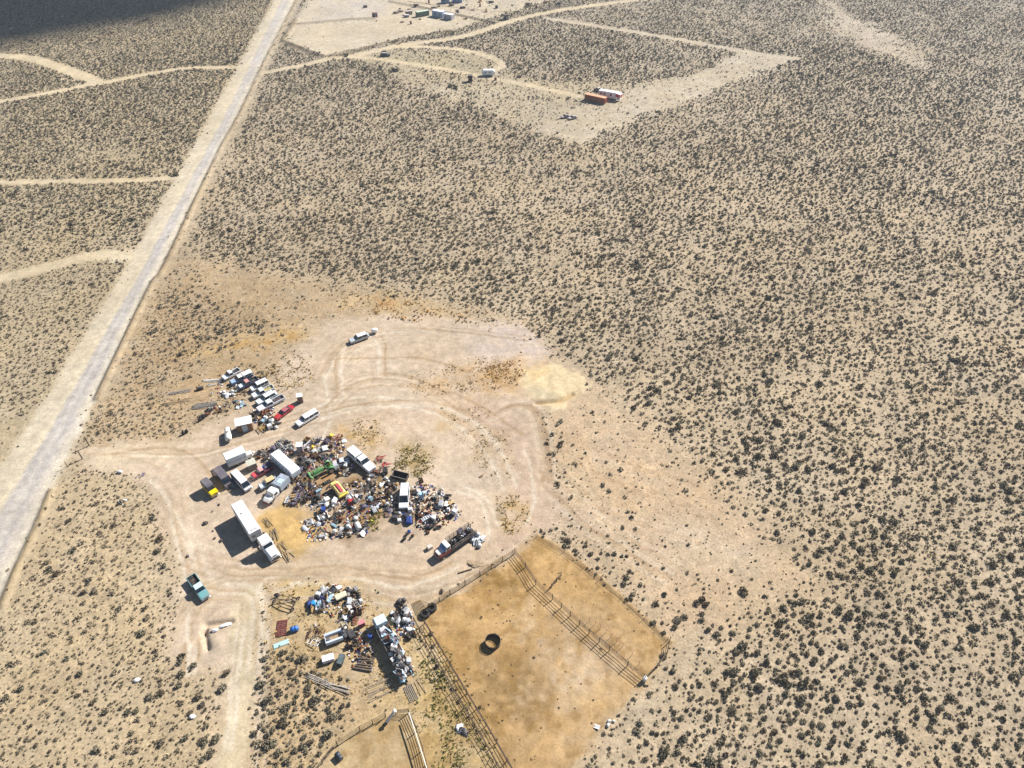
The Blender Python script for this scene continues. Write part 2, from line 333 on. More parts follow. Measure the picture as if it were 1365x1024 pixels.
gm, nt, b = newmat('desert_soil')
N, Lk = nt.nodes, nt.links
at = N.new('ShaderNodeAttribute'); at.attribute_name = 'Col'
tc = N.new('ShaderNodeTexCoord')
def noise(scale, det=4, rough=.6):
    n = N.new('ShaderNodeTexNoise'); n.inputs['Scale'].default_value = scale; n.inputs['Detail'].default_value = det; n.inputs['Roughness'].default_value = rough
    Lk.new(tc.outputs['Object'], n.inputs['Vector']); return n
def maprange(src, a, b_, c, d):
    m = N.new('ShaderNodeMapRange'); m.inputs['From Min'].default_value = a; m.inputs['From Max'].default_value = b_
    m.inputs['To Min'].default_value = c; m.inputs['To Max'].default_value = d; Lk.new(src, m.inputs['Value']); return m.outputs[0]
def math_(op, a, b_):
    m = N.new('ShaderNodeMath'); m.operation = op; Lk.new(a, m.inputs[0])
    if isinstance(b_, (int, float)): m.inputs[1].default_value = b_
    else: Lk.new(b_, m.inputs[1])
    return m.outputs[0]
nf = noise(1.9, 4, .75); nm = noise(.55, 4, .6); nl = noise(.09, 3)
f1 = maprange(nf.outputs['Fac'], .3, .7, .66, 1.30); f2 = maprange(nm.outputs['Fac'], .3, .7, .84, 1.15); f3 = maprange(nl.outputs['Fac'], .3, .7, .93, 1.07)
atr = N.new('ShaderNodeAttribute'); atr.attribute_name = 'Rough'
vor = N.new('ShaderNodeTexVoronoi'); vor.inputs['Scale'].default_value = 1.5; vor.inputs['Randomness'].default_value = 1; Lk.new(tc.outputs['Object'], vor.inputs['Vector'])
sp = maprange(vor.outputs['Distance'], .10, .30, .55, 1.0)
wv = maprange(noise(.35, 2).outputs['Fac'], .42, .6, 0, 1)
wv = math_('MULTIPLY', wv, atr.outputs['Fac'])
spm = N.new('ShaderNodeMix'); spm.data_type = 'FLOAT'; spm.inputs[2].default_value = 1.0; Lk.new(wv, spm.inputs[0]); Lk.new(sp, spm.inputs[3])
calm = maprange(atr.outputs['Fac'], .1, .9, .5, 1.0)
f1 = math_('ADD', math_('MULTIPLY', math_('SUBTRACT', f1, 1.0), calm), 1.0)
tot = math_('MULTIPLY', math_('MULTIPLY', f1, f2), math_('MULTIPLY', f3, spm.outputs[0]))
vm = N.new('ShaderNodeVectorMath'); vm.operation = 'SCALE'; Lk.new(at.outputs['Color'], vm.inputs[0]); Lk.new(tot, vm.inputs['Scale'])
Lk.new(vm.outputs[0], b.inputs['Base Color']); b.inputs['Roughness'].default_value = .95; b.inputs['Specular IOR Level'].default_value = .15
bp = N.new('ShaderNodeBump'); bp.inputs['Strength'].default_value = .55; bp.inputs['Distance'].default_value = .12
Lk.new(math_('ADD', nf.outputs['Fac'], nm.outputs['Fac']), bp.inputs['Height']); Lk.new(bp.outputs[0], b.inputs['Normal'])

# ------------------------------------------------------------------ object helpers
def tag(o, label=None, cat=None, group=None, kind=None):
    if label: o['label'] = label
    if cat: o['category'] = cat
    if group: o['group'] = group
    if kind: o['kind'] = kind
    elif cat: o['kind'] = 'thing'
    return o
def thing(name, label, cat, xy, yaw=0, group=None, z=None):
    o = bpy.data.objects.new(name, None); COL.objects.link(o)
    o.empty_display_size = .3
    o.location = (xy[0], xy[1], z0(*xy) if z is None else z); o.rotation_euler = (0, 0, yaw)
    return tag(o, label, cat, group)
def link(name, me, parent=None, loc=None, rot=None):
    o = bpy.data.objects.new(name, me); COL.objects.link(o)
    if parent: o.parent = parent
    if loc is not None: o.location = loc
    if rot is not None: o.rotation_euler = rot
    return o
class MB:
    def __init__(s): s.v = []; s.f = []
    def add(s, vs, fs):
        k = len(s.v); s.v += [tuple(v) for v in vs]; s.f += [tuple(i+k for i in f) for f in fs]; return s
    def box(s, c, d, rz=0, rx=0, ry=0, ch=0.0, taper=1.0):
        R = Matrix.Rotation(rz, 3, 'Z') @ Matrix.Rotation(ry, 3, 'Y') @ Matrix.Rotation(rx, 3, 'X')
        hx, hy, hz = d[0]/2, d[1]/2, d[2]/2
        if ch <= 0:
            vs = [(sx*hx*(taper if sz > 0 else 1), sy*hy*(taper if sz > 0 else 1), sz*hz) for sz in (-1, 1) for sx, sy in ((-1, -1), (1, -1), (1, 1), (-1, 1))]
            fs = [(3, 2, 1, 0), (4, 5, 6, 7)]+[(i, (i+1) % 4, 4+(i+1) % 4, 4+i) for i in range(4)]
        else:
            ch = min(ch, hx*.9, hy*.9, hz*.9); vs = []; fs = []
            for z, i in ((-hz, ch), (-hz+ch, 0), (hz-ch, 0), (hz, ch)):
                a, b_ = hx-i, hy-i
                vs += [(-a+ch, -b_, z), (a-ch, -b_, z), (a, -b_+ch, z), (a, b_-ch, z), (a-ch, b_, z), (-a+ch, b_, z), (-a, b_-ch, z), (-a, -b_+ch, z)]
            for l in range(3): fs += [(l*8+i, l*8+(i+1) % 8, l*8+8+(i+1) % 8, l*8+8+i) for i in range(8)]
            fs += [tuple(range(7, -1, -1)), tuple(range(24, 32))]
        c = Vector(c)
        return s.add([R @ Vector(v)+c for v in vs], fs)
    def tube(s, a, b_, r, n=8, r2=None, cap=True):
        a = Vector(a); b_ = Vector(b_); d = (b_-a)
        if d.length < 1e-6: return s
        q = d.to_track_quat('Z', 'Y').to_matrix(); r2 = r if r2 is None else r2; vs = []
        for p, rr in ((a, r), (b_, r2)):
            vs += [p+q @ Vector((rr*math.cos(2*PI*i/n), rr*math.sin(2*PI*i/n), 0)) for i in range(n)]
        fs = [(i, (i+1) % n, n+(i+1) % n, n+i) for i in range(n)]
        if cap: fs += [tuple(range(n-1, -1, -1)), tuple(range(n, 2*n))]
        return s.add(vs, fs)
    def path(s, pts, r, n=6):
        for a, b_ in zip(pts[:-1], pts[1:]): s.tube(a, b_, r, n)
        return s
    def lathe(s, prof, n=14, axis='Z', c=(0, 0, 0), close=False):
        c = Vector(c); vs = []; k = len(prof)
        for i in range(n):
            t = 2*PI*i/n
            for r, z in prof:
                p = (r*math.cos(t), r*math.sin(t), z)
                if axis == 'Y': p = (p[0], p[2], p[1])
                if axis == 'X': p = (p[2], p[0], p[1])
                vs.append(Vector(p)+c)
        fs = []
        for i in range(n):
            for j in range(k if close else k-1):
                a = i*k+j; b_ = i*k+(j+1) % k; d = ((i+1) % n)*k+j; e = ((i+1) % n)*k+(j+1) % k
                fs.append((a, d, e, b_))
        return s.add(vs, fs)
    def loft(s, secs, cap=True):
        n = len(secs[0]); vs = [p for q in secs for p in q]; fs = []
        for l in range(len(secs)-1): fs += [(l*n+i, l*n+(i+1) % n, (l+1)*n+(i+1) % n, (l+1)*n+i) for i in range(n)]
        if cap: fs += [tuple(range(n-1, -1, -1)), tuple(range((len(secs)-1)*n, len(secs)*n))]
        return s.add(vs, fs)
    def panel(s, q, t=.02, inset=0.0, off=.004):
        """a thin slab on the quad q, standing proud of it"""
        q = [Vector(p) for p in q]; c = sum(q, Vector())/4
        n = (q[2]-q[0]).cross(q[3]-q[1]).normalized()
        q = [p+(c-p)*inset for p in q]
        lo = [p+n*off for p in q]; hi = [p+n*(off+t) for p in q]
        return s.add(lo+hi, [(3, 2, 1, 0), (4, 5, 6, 7)]+[(i, (i+1) % 4, 4+(i+1) % 4, 4+i) for i in range(4)])
    def blob(s, c, r, seed=0, amp=.25, nu=10, nv=7, flat=0.0):
        rnd = random.Random(seed); ph = [rnd.uniform(0, 6.28) for _ in range(6)]; vs = []
        for j in range(nv+1):
            th = PI*j/nv
            for i in range(nu):
                t = 2*PI*i/nu
                k = 1+amp*(math.sin(2*t+ph[0])*math.sin(th*2+ph[1])*.6+math.sin(3*t+ph[2]+th*3)*.4+math.sin(5*t+ph[3])*math.cos(4*th+ph[4])*.3)*math.sin(th)
                z = math.cos(th)*r[2]*k
                vs.append((c[0]+r[0]*k*math.sin(th)*math.cos(t), c[1]+r[1]*k*math.sin(th)*math.sin(t), c[2]+max(z, -flat if flat else -9)))
        fs = [(j*nu+i, (j+1)*nu+i, (j+1)*nu+(i+1) % nu, j*nu+(i+1) % nu) for j in range(nv) for i in range(nu)]
        return s.add(vs, fs)
    def mesh(s, name, m, smooth=False):
        me = bpy.data.meshes.new(name); me.from_pydata(s.v, [], s.f); me.validate(); me.update()
        if m: me.materials.append(m)
        if smooth: me.polygons.foreach_set('use_smooth', [True]*len(me.polygons))
        return me
    def build(s, name, m, parent=None, smooth=False, loc=None, rot=None): return link(name, s.mesh(name, m, smooth), parent, loc, rot)
def P3(px, py, h=0.0):
    x, y = G(px, py, h); return Vector((x, y, z0(x, y)+h))
def fr(front, rear, h=0.0):
    """centre, yaw and length from the pixels of a front end and a rear end"""
    a = Vector(G(*front, h)); b_ = Vector(G(*rear, h)); d = a-b_
    return (a+b_)/2, math.atan2(d.y, d.x), d.length
def Gm(px, py): return G(px, py)

# ------------------------------------------------------------------ ground sheet, split along the edges of road, paths, yard and corrals
def axis_pts(lo, a, b_, hi, fine, mid, midlo, midhi, far):
    out = list(np.arange(a, b_, fine))
    v = a; st = fine; left = []
    while v > lo:
        st = min(st*1.05, mid) if v > midlo else st*1.35
        v -= st; left.append(v)
    v = out[-1]; st = fine; right = []
    while v < hi:
        st = min(st*1.05, mid) if v < midhi else st*1.35
        v += st; right.append(v)
    return np.array(left[::-1]+out+right)
GX = axis_pts(-6000, -115, 40, 6000, .34, 1.3, -420, 420, 1)
GY = axis_pts(-700, 42, 172, 9000, .34, 1.15, -10, 620, 1)
XX, YY = np.meshgrid(GX, GY)
fx, fy = XX.ravel(), YY.ravel()
gz = gh(fx, fy)
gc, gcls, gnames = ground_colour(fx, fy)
grough = 1-excl(fx, fy)*.85
nx, ny = len(GX), len(GY)
ii = (np.arange(ny-1)[:, None]*nx+np.arange(nx-1)[None, :]).ravel()
quads = np.stack([ii, ii+1, ii+1+nx, ii+nx], 1)
fcls = gcls[quads].max(1)
SETTING = {'ground': ('dry sandy desert floor dotted with sagebrush', 'ground'), 'dirt_yard': ('bare beige dirt yard around the parked wrecks and scrap', 'yard'),
           'corral_ground': ('trampled tan and brown ground inside the pipe corrals', 'ground'), 'path': ('pale single lane dirt tracks branching off the main road', 'dirt track'),
           'road_shoulder': ('light sandy shoulders along both sides of the gravel road', 'road shoulder'), 'road': ('straight grey gravel road running up the left side', 'road')}
def mesh_np(name, v, q, cols=None, rough=None, m=None):
    me = bpy.data.meshes.new(name); k = q.shape[1]
    me.vertices.add(len(v)); me.vertices.foreach_set('co', v.astype(np.float32).ravel())
    me.loops.add(q.size); me.loops.foreach_set('vertex_index', q.astype(np.int32).ravel())
    me.polygons.add(len(q)); me.polygons.foreach_set('loop_start', np.arange(0, q.size, k, dtype=np.int32))
    try: me.polygons.foreach_set('loop_total', np.full(len(q), k, dtype=np.int32))
    except Exception: pass
    if cols is not None:
        a = me.color_attributes.new('Col', 'FLOAT_COLOR', 'POINT')
        a.data.foreach_set('color', np.concatenate([cols, np.ones((len(cols), 1))], 1).astype(np.float32).ravel())
    if rough is not None:
        a = me.attributes.new('Rough', 'FLOAT', 'POINT'); a.data.foreach_set('value', rough.astype(np.float32))
    if m: me.materials.append(m)
    me.update(calc_edges=True); me.validate()
    return me
for ci, nm_ in enumerate(gnames):
    q = quads[fcls == ci]
    if not len(q): continue
    u, inv = np.unique(q, return_inverse=True)
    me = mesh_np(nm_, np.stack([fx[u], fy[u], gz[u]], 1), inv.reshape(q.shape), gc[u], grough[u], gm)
    me.polygons.foreach_set('use_smooth', np.ones(len(me.polygons), bool))
    o = link(nm_, me); tag(o, *SETTING[nm_], kind='structure')

# ------------------------------------------------------------------ sagebrush
bm_, nt, b = newmat('sage_leaves')
N, Lk = nt.nodes, nt.links
at = N.new('ShaderNodeAttribute'); at.attribute_name = 'Col'
Lk.new(at.outputs['Color'], b.inputs['Base Color']); b.inputs['Roughness'].default_value = .9; b.inputs['Specular IOR Level'].default_value = .15
def bush_local(ntri, leaf, seed):
    """leaf clumps through a flattened, lopsided dome: unit radius, base at z=0; returns verts (3n,3) and a shade per vertex"""
    r = np.random.default_rng(seed)
    nl = r.integers(2, 4)                                  # several stems, each with a head of leaves of its own
    hx = r.normal(0, .24, (nl, 3)); hx[:, 2] = r.uniform(.25, .45, nl); hr = r.uniform(.55, .78, nl)
    k = r.integers(0, nl, ntri)
    d = r.normal(size=(ntri, 3)); d /= np.linalg.norm(d, axis=1)[:, None]
    c = hx[k]+d*(hr[k]*r.uniform(.55, 1.0, ntri)**.5)[:, None]*np.array([1, 1, .75])
    c[:, 2] = np.abs(c[:, 2])*.95+.03
    a = r.normal(size=(ntri, 3)); a /= np.linalg.norm(a, axis=1)[:, None]
    a = a*.75+d*.1
    b2 = np.cross(a, r.normal(size=(ntri, 3))); b2 /= np.linalg.norm(b2, axis=1)[:, None]
    s = leaf*r.uniform(.6, 1.3, ntri)[:, None]
    v = np.stack([c+a*s, c-a*s*.5+b2*s*.85, c-a*s*.5-b2*s*.85], 1).reshape(-1, 3)
    v[:, 2] = np.maximum(v[:, 2], .0)
    sh = np.repeat(r.uniform(.65, 1.4, ntri), 3)
    return v, sh
LODS = [[bush_local(95, .30, 100+i) for i in range(10)], [bush_local(34, .42, 200+i) for i in range(10)], [bush_local(15, .60, 300+i) for i in range(10)], [bush_local(7, .75, 400+i) for i in range(8)]]
SAGE = np.array([.235, .203, .137])
def scatter(n, x0, x1, y0, y1, seed):
    r = np.random.default_rng(seed)
    return r.uniform(x0, x1, n), r.uniform(y0, y1, n), r
def strat(cell, x0, x1, y0, y1, r):
    a, b_ = np.meshgrid(np.arange(x0, x1, cell), np.arange(y0, y1, cell))
    a = a.ravel()+r.uniform(.05, .95, a.size)*cell; b_ = b_.ravel()+r.uniform(.05, .95, b_.size)*cell
    k = r.uniform(size=a.size) < 1
    return a[k], b_[k]
def in_view(x, y, m=90):
    px, py = toward_px(x, y)
    return (px > -m) & (px < 1365+m) & (py > -m*.35) & (py < 1024+m)
r = np.random.default_rng(5)
def layer(cell, p_, med, sd, jit):
    a, b_ = np.meshgrid(np.arange(-480, 480, cell), np.arange(36, 640, cell*.9)); a = a+(np.arange(a.shape[0])[:, None] % 2)*cell*.5
    a = a.ravel()+r.uniform(-jit, jit, a.size)*cell; b_ = b_.ravel()+r.uniform(-jit, jit, b_.size)*cell
    k = in_view(a, b_); a, b_ = a[k], b_[k]; d = density(a, b_); k = r.uniform(size=len(a)) < d*p_
    return a[k], b_[k], d[k], np.exp(r.normal(math.log(med), sd, k.sum()))
A_ = layer(1.64, .90, .46, .34, .44); B_ = layer(1.4, .62, .24, .36, .5)
bx, by, dn, size = [np.concatenate([q, s]) for q, s in zip(A_, B_)]
small = np.clip(dn, .3, 1.2); size *= .62+.38*small
west = sig(sdf_poly(bx, by, W([(-400, 250), (150, 330), (260, 420), (330, 560), (340, 1100), (-400, 1100)])), 8)
size = np.clip(size*(1-.30*west), .2, 1.15)
bcol = SAGE*np.ones((len(bx), 1))
bcol = bcol*(1-.55*west[:, None])+np.array([.25, .195, .125])*.55*west[:, None]
bcol = bcol*np.exp(r.normal(0, .30, len(bx)))[:, None]
dry = (r.uniform(size=len(bx)) < .22)[:, None]
bcol = np.where(dry, np.array([.26, .205, .13])*np.exp(r.normal(0, .2, len(bx)))[:, None], bcol)
bdist = np.sqrt(bx**2+by**2+CAMH**2)
# hand-placed clumps the photograph shows standing alone
EXTRA = [(803, 646, 1.0), (812, 656, .8), (842, 690, .9), (838, 683, .6), (735, 580, .9), (745, 596, 1.1), (748, 590, .9), (728, 592, .8), (733, 606, .7), (764, 594, .6), (811, 740, .7), (829, 741, .6), (838, 762, .7), (843, 764, .5),
         (936, 800, 1.3), (930, 806, 1.2), (940, 806, 1.1), (905, 828, 1.2), (912, 822, 1.0), (900, 836, 1.0), (936, 828, 1.0), (945, 840, 1.0), (955, 845, 1.2), (887, 792, .9), (842, 800, .7), (836, 802, .8), (870, 832, .8), (885, 845, .7),
         (245, 874, 1.1), (240, 886, .8), (258, 888, 1.1), (244, 900, 1.2), (238, 914, 1.1), (212, 924, 1.0), (302, 896, 1.3), (296, 920, 1.3), (266, 930, 1.3), (270, 940, 1.0), (200, 930, 1.2), (290, 985, 1.2), (274, 990, 1.2), (247, 985, 1.1), (280, 1005, 1.4), (215, 990, 1.0),
         (171, 950, 1.0), (141, 948, 1.1), (130, 1000, 1.2), (108, 898, 1.1), (60, 868, .9), (88, 878, .9), (412, 918, 1.1), (356, 935, 1.3), (375, 965, 1.1), (425, 935, .9), (465, 940, .7), (158, 812, 1.0), (120, 775, 1.0), (112, 790, 1.1), (64, 760, 1.1), (74, 765, 1.2), (97, 735, 1.1), (152, 700, 1.2), (205, 690, 1.0), (210, 735, 1.1), (217, 757, 1.0)]
ex = np.array([G(a, b_) for a, b_, _ in EXTRA]); es = np.array([c for _, _, c in EXTRA])*.72
bx = np.concatenate([bx, ex[:, 0]]); by = np.concatenate([by, ex[:, 1]]); size = np.concatenate([size, es])
bcol = np.concatenate([bcol, np.tile(np.array([.13, .125, .09]), (len(es), 1))*r.uniform(.8, 1.2, (len(es), 1))]); bdist = np.sqrt(bx**2+by**2+CAMH**2)
apparent = size/bdist
inframe = in_view(bx, by, -6)
order = np.argsort(-np.where(inframe, apparent, 0))
solo = order[:300]; rest = order[300:]
# small tufts between the bushes
tx, ty = strat(.8, -115, 140, 40, 230, r)
k = in_view(tx, ty, 40); tx, ty = tx[k], ty[k]
td = density(tx, ty); td = np.maximum(td*.6, .16*(1-excl(tx, ty)))
k = r.uniform(size=len(tx)) < td*.75; tx, ty = tx[k], ty[k]
tsz = np.exp(r.normal(math.log(.17), .35, len(tx)))
tcol = np.array([.24, .185, .115])*np.exp(r.normal(0, .3, len(tx)))[:, None]
def bush_mass(xs, ys, ss, cs, lod, r, hk=1.0):
    V = []; C_ = []
    z = gh(xs, ys); var = r.integers(0, len(LODS[lod]), len(xs)); yaw = r.uniform(0, 6.283, len(xs))
    for vi in range(len(LODS[lod])):
        s = np.where(var == vi)[0]
        if not len(s): continue
        lv, sh = LODS[lod][vi]
        c_, s_ = np.cos(yaw[s])[:, None], np.sin(yaw[s])[:, None]
        X = (lv[None, :, 0]*c_-lv[None, :, 1]*s_)*ss[s][:, None]+xs[s][:, None]
        Y = (lv[None, :, 0]*s_+lv[None, :, 1]*c_)*ss[s][:, None]+ys[s][:, None]
        Z = lv[None, :, 2]*(ss[s]*hk)[:, None]+z[s][:, None]-.02
        V.append(np.stack([X, Y, Z], 2).reshape(-1, 3)); C_.append((cs[s][:, None, :]*sh[None, :, None]).reshape(-1, 3))
    return np.concatenate(V), np.concatenate(C_)
VV = []; CC = []
for lod, lo, hi in ((0, 0, 165), (1, 165, 270), (2, 270, 470), (3, 470, 9999)):
    s = rest[(bdist[rest] >= lo) & (bdist[rest] < hi)]
    if len(s):
        v, c = bush_mass(bx[s], by[s], size[s], bcol[s], lod, r); VV.append(v); CC.append(c)
v, c = bush_mass(tx, ty, tsz, tcol, 3, r); VV.append(v); CC.append(c)
VV = np.concatenate(VV); CC = np.concatenate(CC)
o = link('sagebrush_scrub', mesh_np('sagebrush_scrub', VV, np.arange(len(VV)).reshape(-1, 3), CC, None, bm_))
tag(o, 'grey green sagebrush scrub spread over the whole desert plain', 'scrub', kind='stuff')
print('bushes', len(bx), 'tufts', len(tx), 'tris', len(VV)//3, 'ground', len(fx))
# the 300 that show largest, one object each
TINTS = [SAGE*.9, SAGE*1.15, np.array([.20, .155, .10])]
SOLO = []
for i in range(10):
    lv, sh = bush_local(170, .23, 500+i)
    SOLO.append([mesh_np('sagebrush', lv, np.arange(len(lv)).reshape(-1, 3), np.tile(t, (len(lv), 1))*sh[:, None], None, bm_) for t in TINTS])
BLM = [(262, 783, 'the teal pickup'), (290, 850, 'the dug pit'), (60, 720, 'the road edge'), (160, 635, 'the white boulder'), (315, 950, 'the bottom dirt track'), (438, 880, 'the white chest'), (425, 907, 'the long pale poles'), (518, 860, 'the scrap flatbed'),
       (515, 955, 'the white wrapped post'), (657, 858, 'the feeder ring'), (892, 855, 'the corral end fence'), (859, 907, 'the white corral bucket'), (748, 592, 'the clearing bush clump'), (800, 773, 'the corral ridge'), (0, 1000, 'the bottom left corner'), (180, 1000, 'the bottom left foreground'), (745, 1010, 'the open corral bottom'),
       (930, 960, 'the white lumps below the corral'), (1000, 830, 'the corral side scrub edge'), (1130, 1000, 'the dense scrub bottom edge'), (1350, 1010, 'the bottom right corner'), (1350, 800, 'the lower right frame edge'), (1180, 850, 'the dense foreground scrub centre'), (1250, 700, 'the upper right scrub'), (400, 1000, 'the small bottom corral')]
BDIR = (('right of', 1, 0), ('left of', -1, 0), ('behind', 0, -1), ('in front of', 0, 1), ('up right of', .72, -.72), ('up left of', -.72, -.72), ('down right of', .72, .72), ('down left of', -.72, .72))
def bush_label(px, py, t, s):
    c = ('dark grey green', 'pale grey green', 'dry brownish')[t]; z = 'big' if s > .78 else 'medium'
    a = min(BLM, key=lambda l: (l[0]-px)**2+(l[1]-py)**2); dx, dy = px-a[0], py-a[1]; d = math.hypot(dx, dy)
    w_ = 'at' if d < 15 else max(BDIR, key=lambda q: q[1]*dx+q[2]*dy)[0]
    n = '' if d < 15 else 'just ' if d < 45 else 'further '
    l = f'{z} {c} sagebrush {n}{w_} {a[2]}'
    return l, 'large sagebrush bushes in the nearer scrub'
for j, i in enumerate(solo):
    t = int(r.integers(0, 3) if r.uniform() < .5 else 0)
    o = link('sagebrush', SOLO[j % 10][t], None, (bx[i], by[i], z0(bx[i], by[i])-.02), (0, 0, r.uniform(0, 6.28)))
    s = size[i]; o.scale = (s, s*r.uniform(.85, 1.1), s*r.uniform(.85, 1.1))
    px, py = toward_px(bx[i], by[i])
    l, g = bush_label(px, py, t, s); tag(o, l, 'bush', g)
    if not 4 <= len(l.split()) <= 16: raise ValueError(l)
# dry yellow weeds in the yard patches
def weed_patch(name, label, pts, n, hcol, hts, seed, spread=3):
    r = np.random.default_rng(seed); P = W(pts); lo = P.min(0)-1; hi = P.max(0)+1
    x = r.uniform(lo[0], hi[0], n*6); y = r.uniform(lo[1], hi[1], n*6)
    d = sdf_poly(x+fbm(x, y, 4, 7)*6, y+fbm(x, y, 4, 8)*6, P)
    k = (r.uniform(size=len(x)) < sig(d, 1.2)*np.clip(.55+2.6*fbm(x, y, 2.2, 12, 2), 0.05, 1)); x, y = x[k][:n], y[k][:n]
    cs = hexc(hcol, .8)*np.exp(r.normal(0, .3, len(x)))[:, None]
    s = np.exp(r.normal(math.log(hts), .4, len(x)))
    v, c = bush_mass(x, y, s, cs, 3, r, 1.0)
    o = link(name, mesh_np(name, v, np.arange(len(v)).reshape(-1, 3), c, None, bm_)); tag(o, label, 'weeds', kind='stuff')
weed_patch('dry_weeds', 'olive dry weeds in the round patch above the black trough', [(535, 600), (560, 588), (577, 622), (562, 642), (528, 628)], 900, '#b9a768', .15, 1)
weed_patch('dry_weeds', 'sparse tan weeds in the patch above the white camper pickup', [(468, 565), (505, 558), (515, 592), (480, 602)], 220, '#ccae74', .16, 2)
weed_patch('dry_weeds', 'yellowish weeds scattered on the dirt near the silver car', [(545, 500), (640, 480), (690, 470), (690, 515), (620, 522), (560, 525)], 700, '#d0ae74', .15, 3)
weed_patch('dry_weeds', 'tan weeds in the patch right of the scrap heap tip', [(665, 668), (700, 664), (696, 700), (668, 708)], 260, '#c4a868', .15, 4)
weed_patch('dry_weeds', 'pale weeds in the upper middle dirt clearing', [(590, 545), (640, 545), (690, 600), (660, 640), (620, 590)], 420, '#ccae78', .14, 5)
weed_patch('dry_weeds', 'dry golden weeds along the bank behind the row of pickups', [(345, 500), (400, 470), (420, 500), (390, 530), (365, 520)], 420, '#c9ab66', .18, 6)
weed_patch('dry_weeds', 'green and straw coloured weeds beside the west corral fence', [(545, 840), (575, 860), (640, 960), (680, 1030), (600, 1040), (560, 930)], 1500, '#8f8a4c', .14, 7)
weed_patch('dry_weeds', 'straw coloured grass around the lower scrap and the flatbed', [(350, 780), (480, 780), (560, 850), (540, 940), (400, 900), (345, 860)], 1500, '#c0a160', .13, 8)
weed_patch('dry_weeds', 'curved green weed strip at the foot of the scrap heap', [(488, 700), (492, 684), (508, 676), (512, 682), (500, 688), (494, 704)], 220, '#9a9440', .16, 9)
weed_patch('dry_weeds', 'dry weeds at the edge of the yellow sand pile', [(640, 480), (690, 478), (700, 500), (660, 520), (630, 505)], 380, '#d0a262', .15, 10)
weed_patch('dry_weeds', 'low weeds on the stripped strip below the sage and above the silver car', [(450, 392), (600, 405), (690, 432), (700, 500), (690, 440), (560, 425), (455, 418)], 700, '#c29a5c', .22, 11)

r = np.random.default_rng(91); x = r.uniform(-25, 30, 900); y = r.uniform(38, 95, 900); d = sdf_poly(x, y, P_CORRAL); k = (d < -.8) & (r.uniform(size=900) < .12+.9*np.clip(fbm(x, y, 9, 55, 3)+.25, 0, .6)); x, y = x[k], y[k]
v, c = bush_mass(x, y, np.exp(r.normal(math.log(.16), .35, len(x))), np.tile(np.array([.10, .07, .04]), (len(x), 1)), 2, r, .5)
o = link('manure_clods', mesh_np('manure_clods', v, np.arange(len(v)).reshape(-1, 3), c, None, bm_)); tag(o, 'small dark clods scattered over the corral floor', 'clods', kind='stuff')

# ------------------------------------------------------------------ vehicles
WHEELM = {}
def wheel_mesh(r, wd):
    k = (round(r, 2), round(wd, 2))
    if k not in WHEELM:
        h = wd/2
        t = MB().lathe([(r*.62, -h), (r*.93, -h), (r, -h*.7), (r, h*.7), (r*.93, h), (r*.62, h)], 16, 'Y', close=True).mesh('wheel', RUBBER)
        q = MB().lathe([(.001, -h*.6), (r*.3, -h*.75), (r*.62, -h*.9), (r*.62, h*.9), (r*.3, h*.75), (.001, h*.6)], 14, 'Y').mesh('rim', RIM)
        WHEELM[k] = (t, q)
    return WHEELM[k]
def wheel(parent, x, y, r=.38, wd=.26, dual=False):
    t, q = wheel_mesh(r, wd*(2 if dual else 1))
    o = link('wheel', t, parent, (x, y, r)); link('rim', q, o); return o
def sec(x, w, zb, zt, rt=.14):
    return [(x, -w+.06, zb), (x, -w, zb+.14), (x, -w, zt-rt), (x, -w+rt*.8, zt), (x, w-rt*.8, zt), (x, w, zt-rt), (x, w, zb+.14), (x, w-.06, zb)]
KIND = {   # beltline, roof height, glasshouse (base front, roof front, roof rear, base rear), nose height, body end
    'pickup': (1.10, 1.80, (.27, .35, .535, .56), .98, .56), 'suv': (1.10, 1.86, (.26, .35, .95, .985), .98, 1.0),
    'van': (1.28, 2.15, (.07, .22, .97, .99), 1.0, 1.0), 'sedan': (.92, 1.42, (.27, .43, .68, .83), .74, 1.0),
    'cabvan': (1.2, 2.15, (.20, .40, .97, .99), 1.05, 1.0), 'old': (1.12, 1.85, (.30, .40, .86, .93), 1.05, 1.0)}
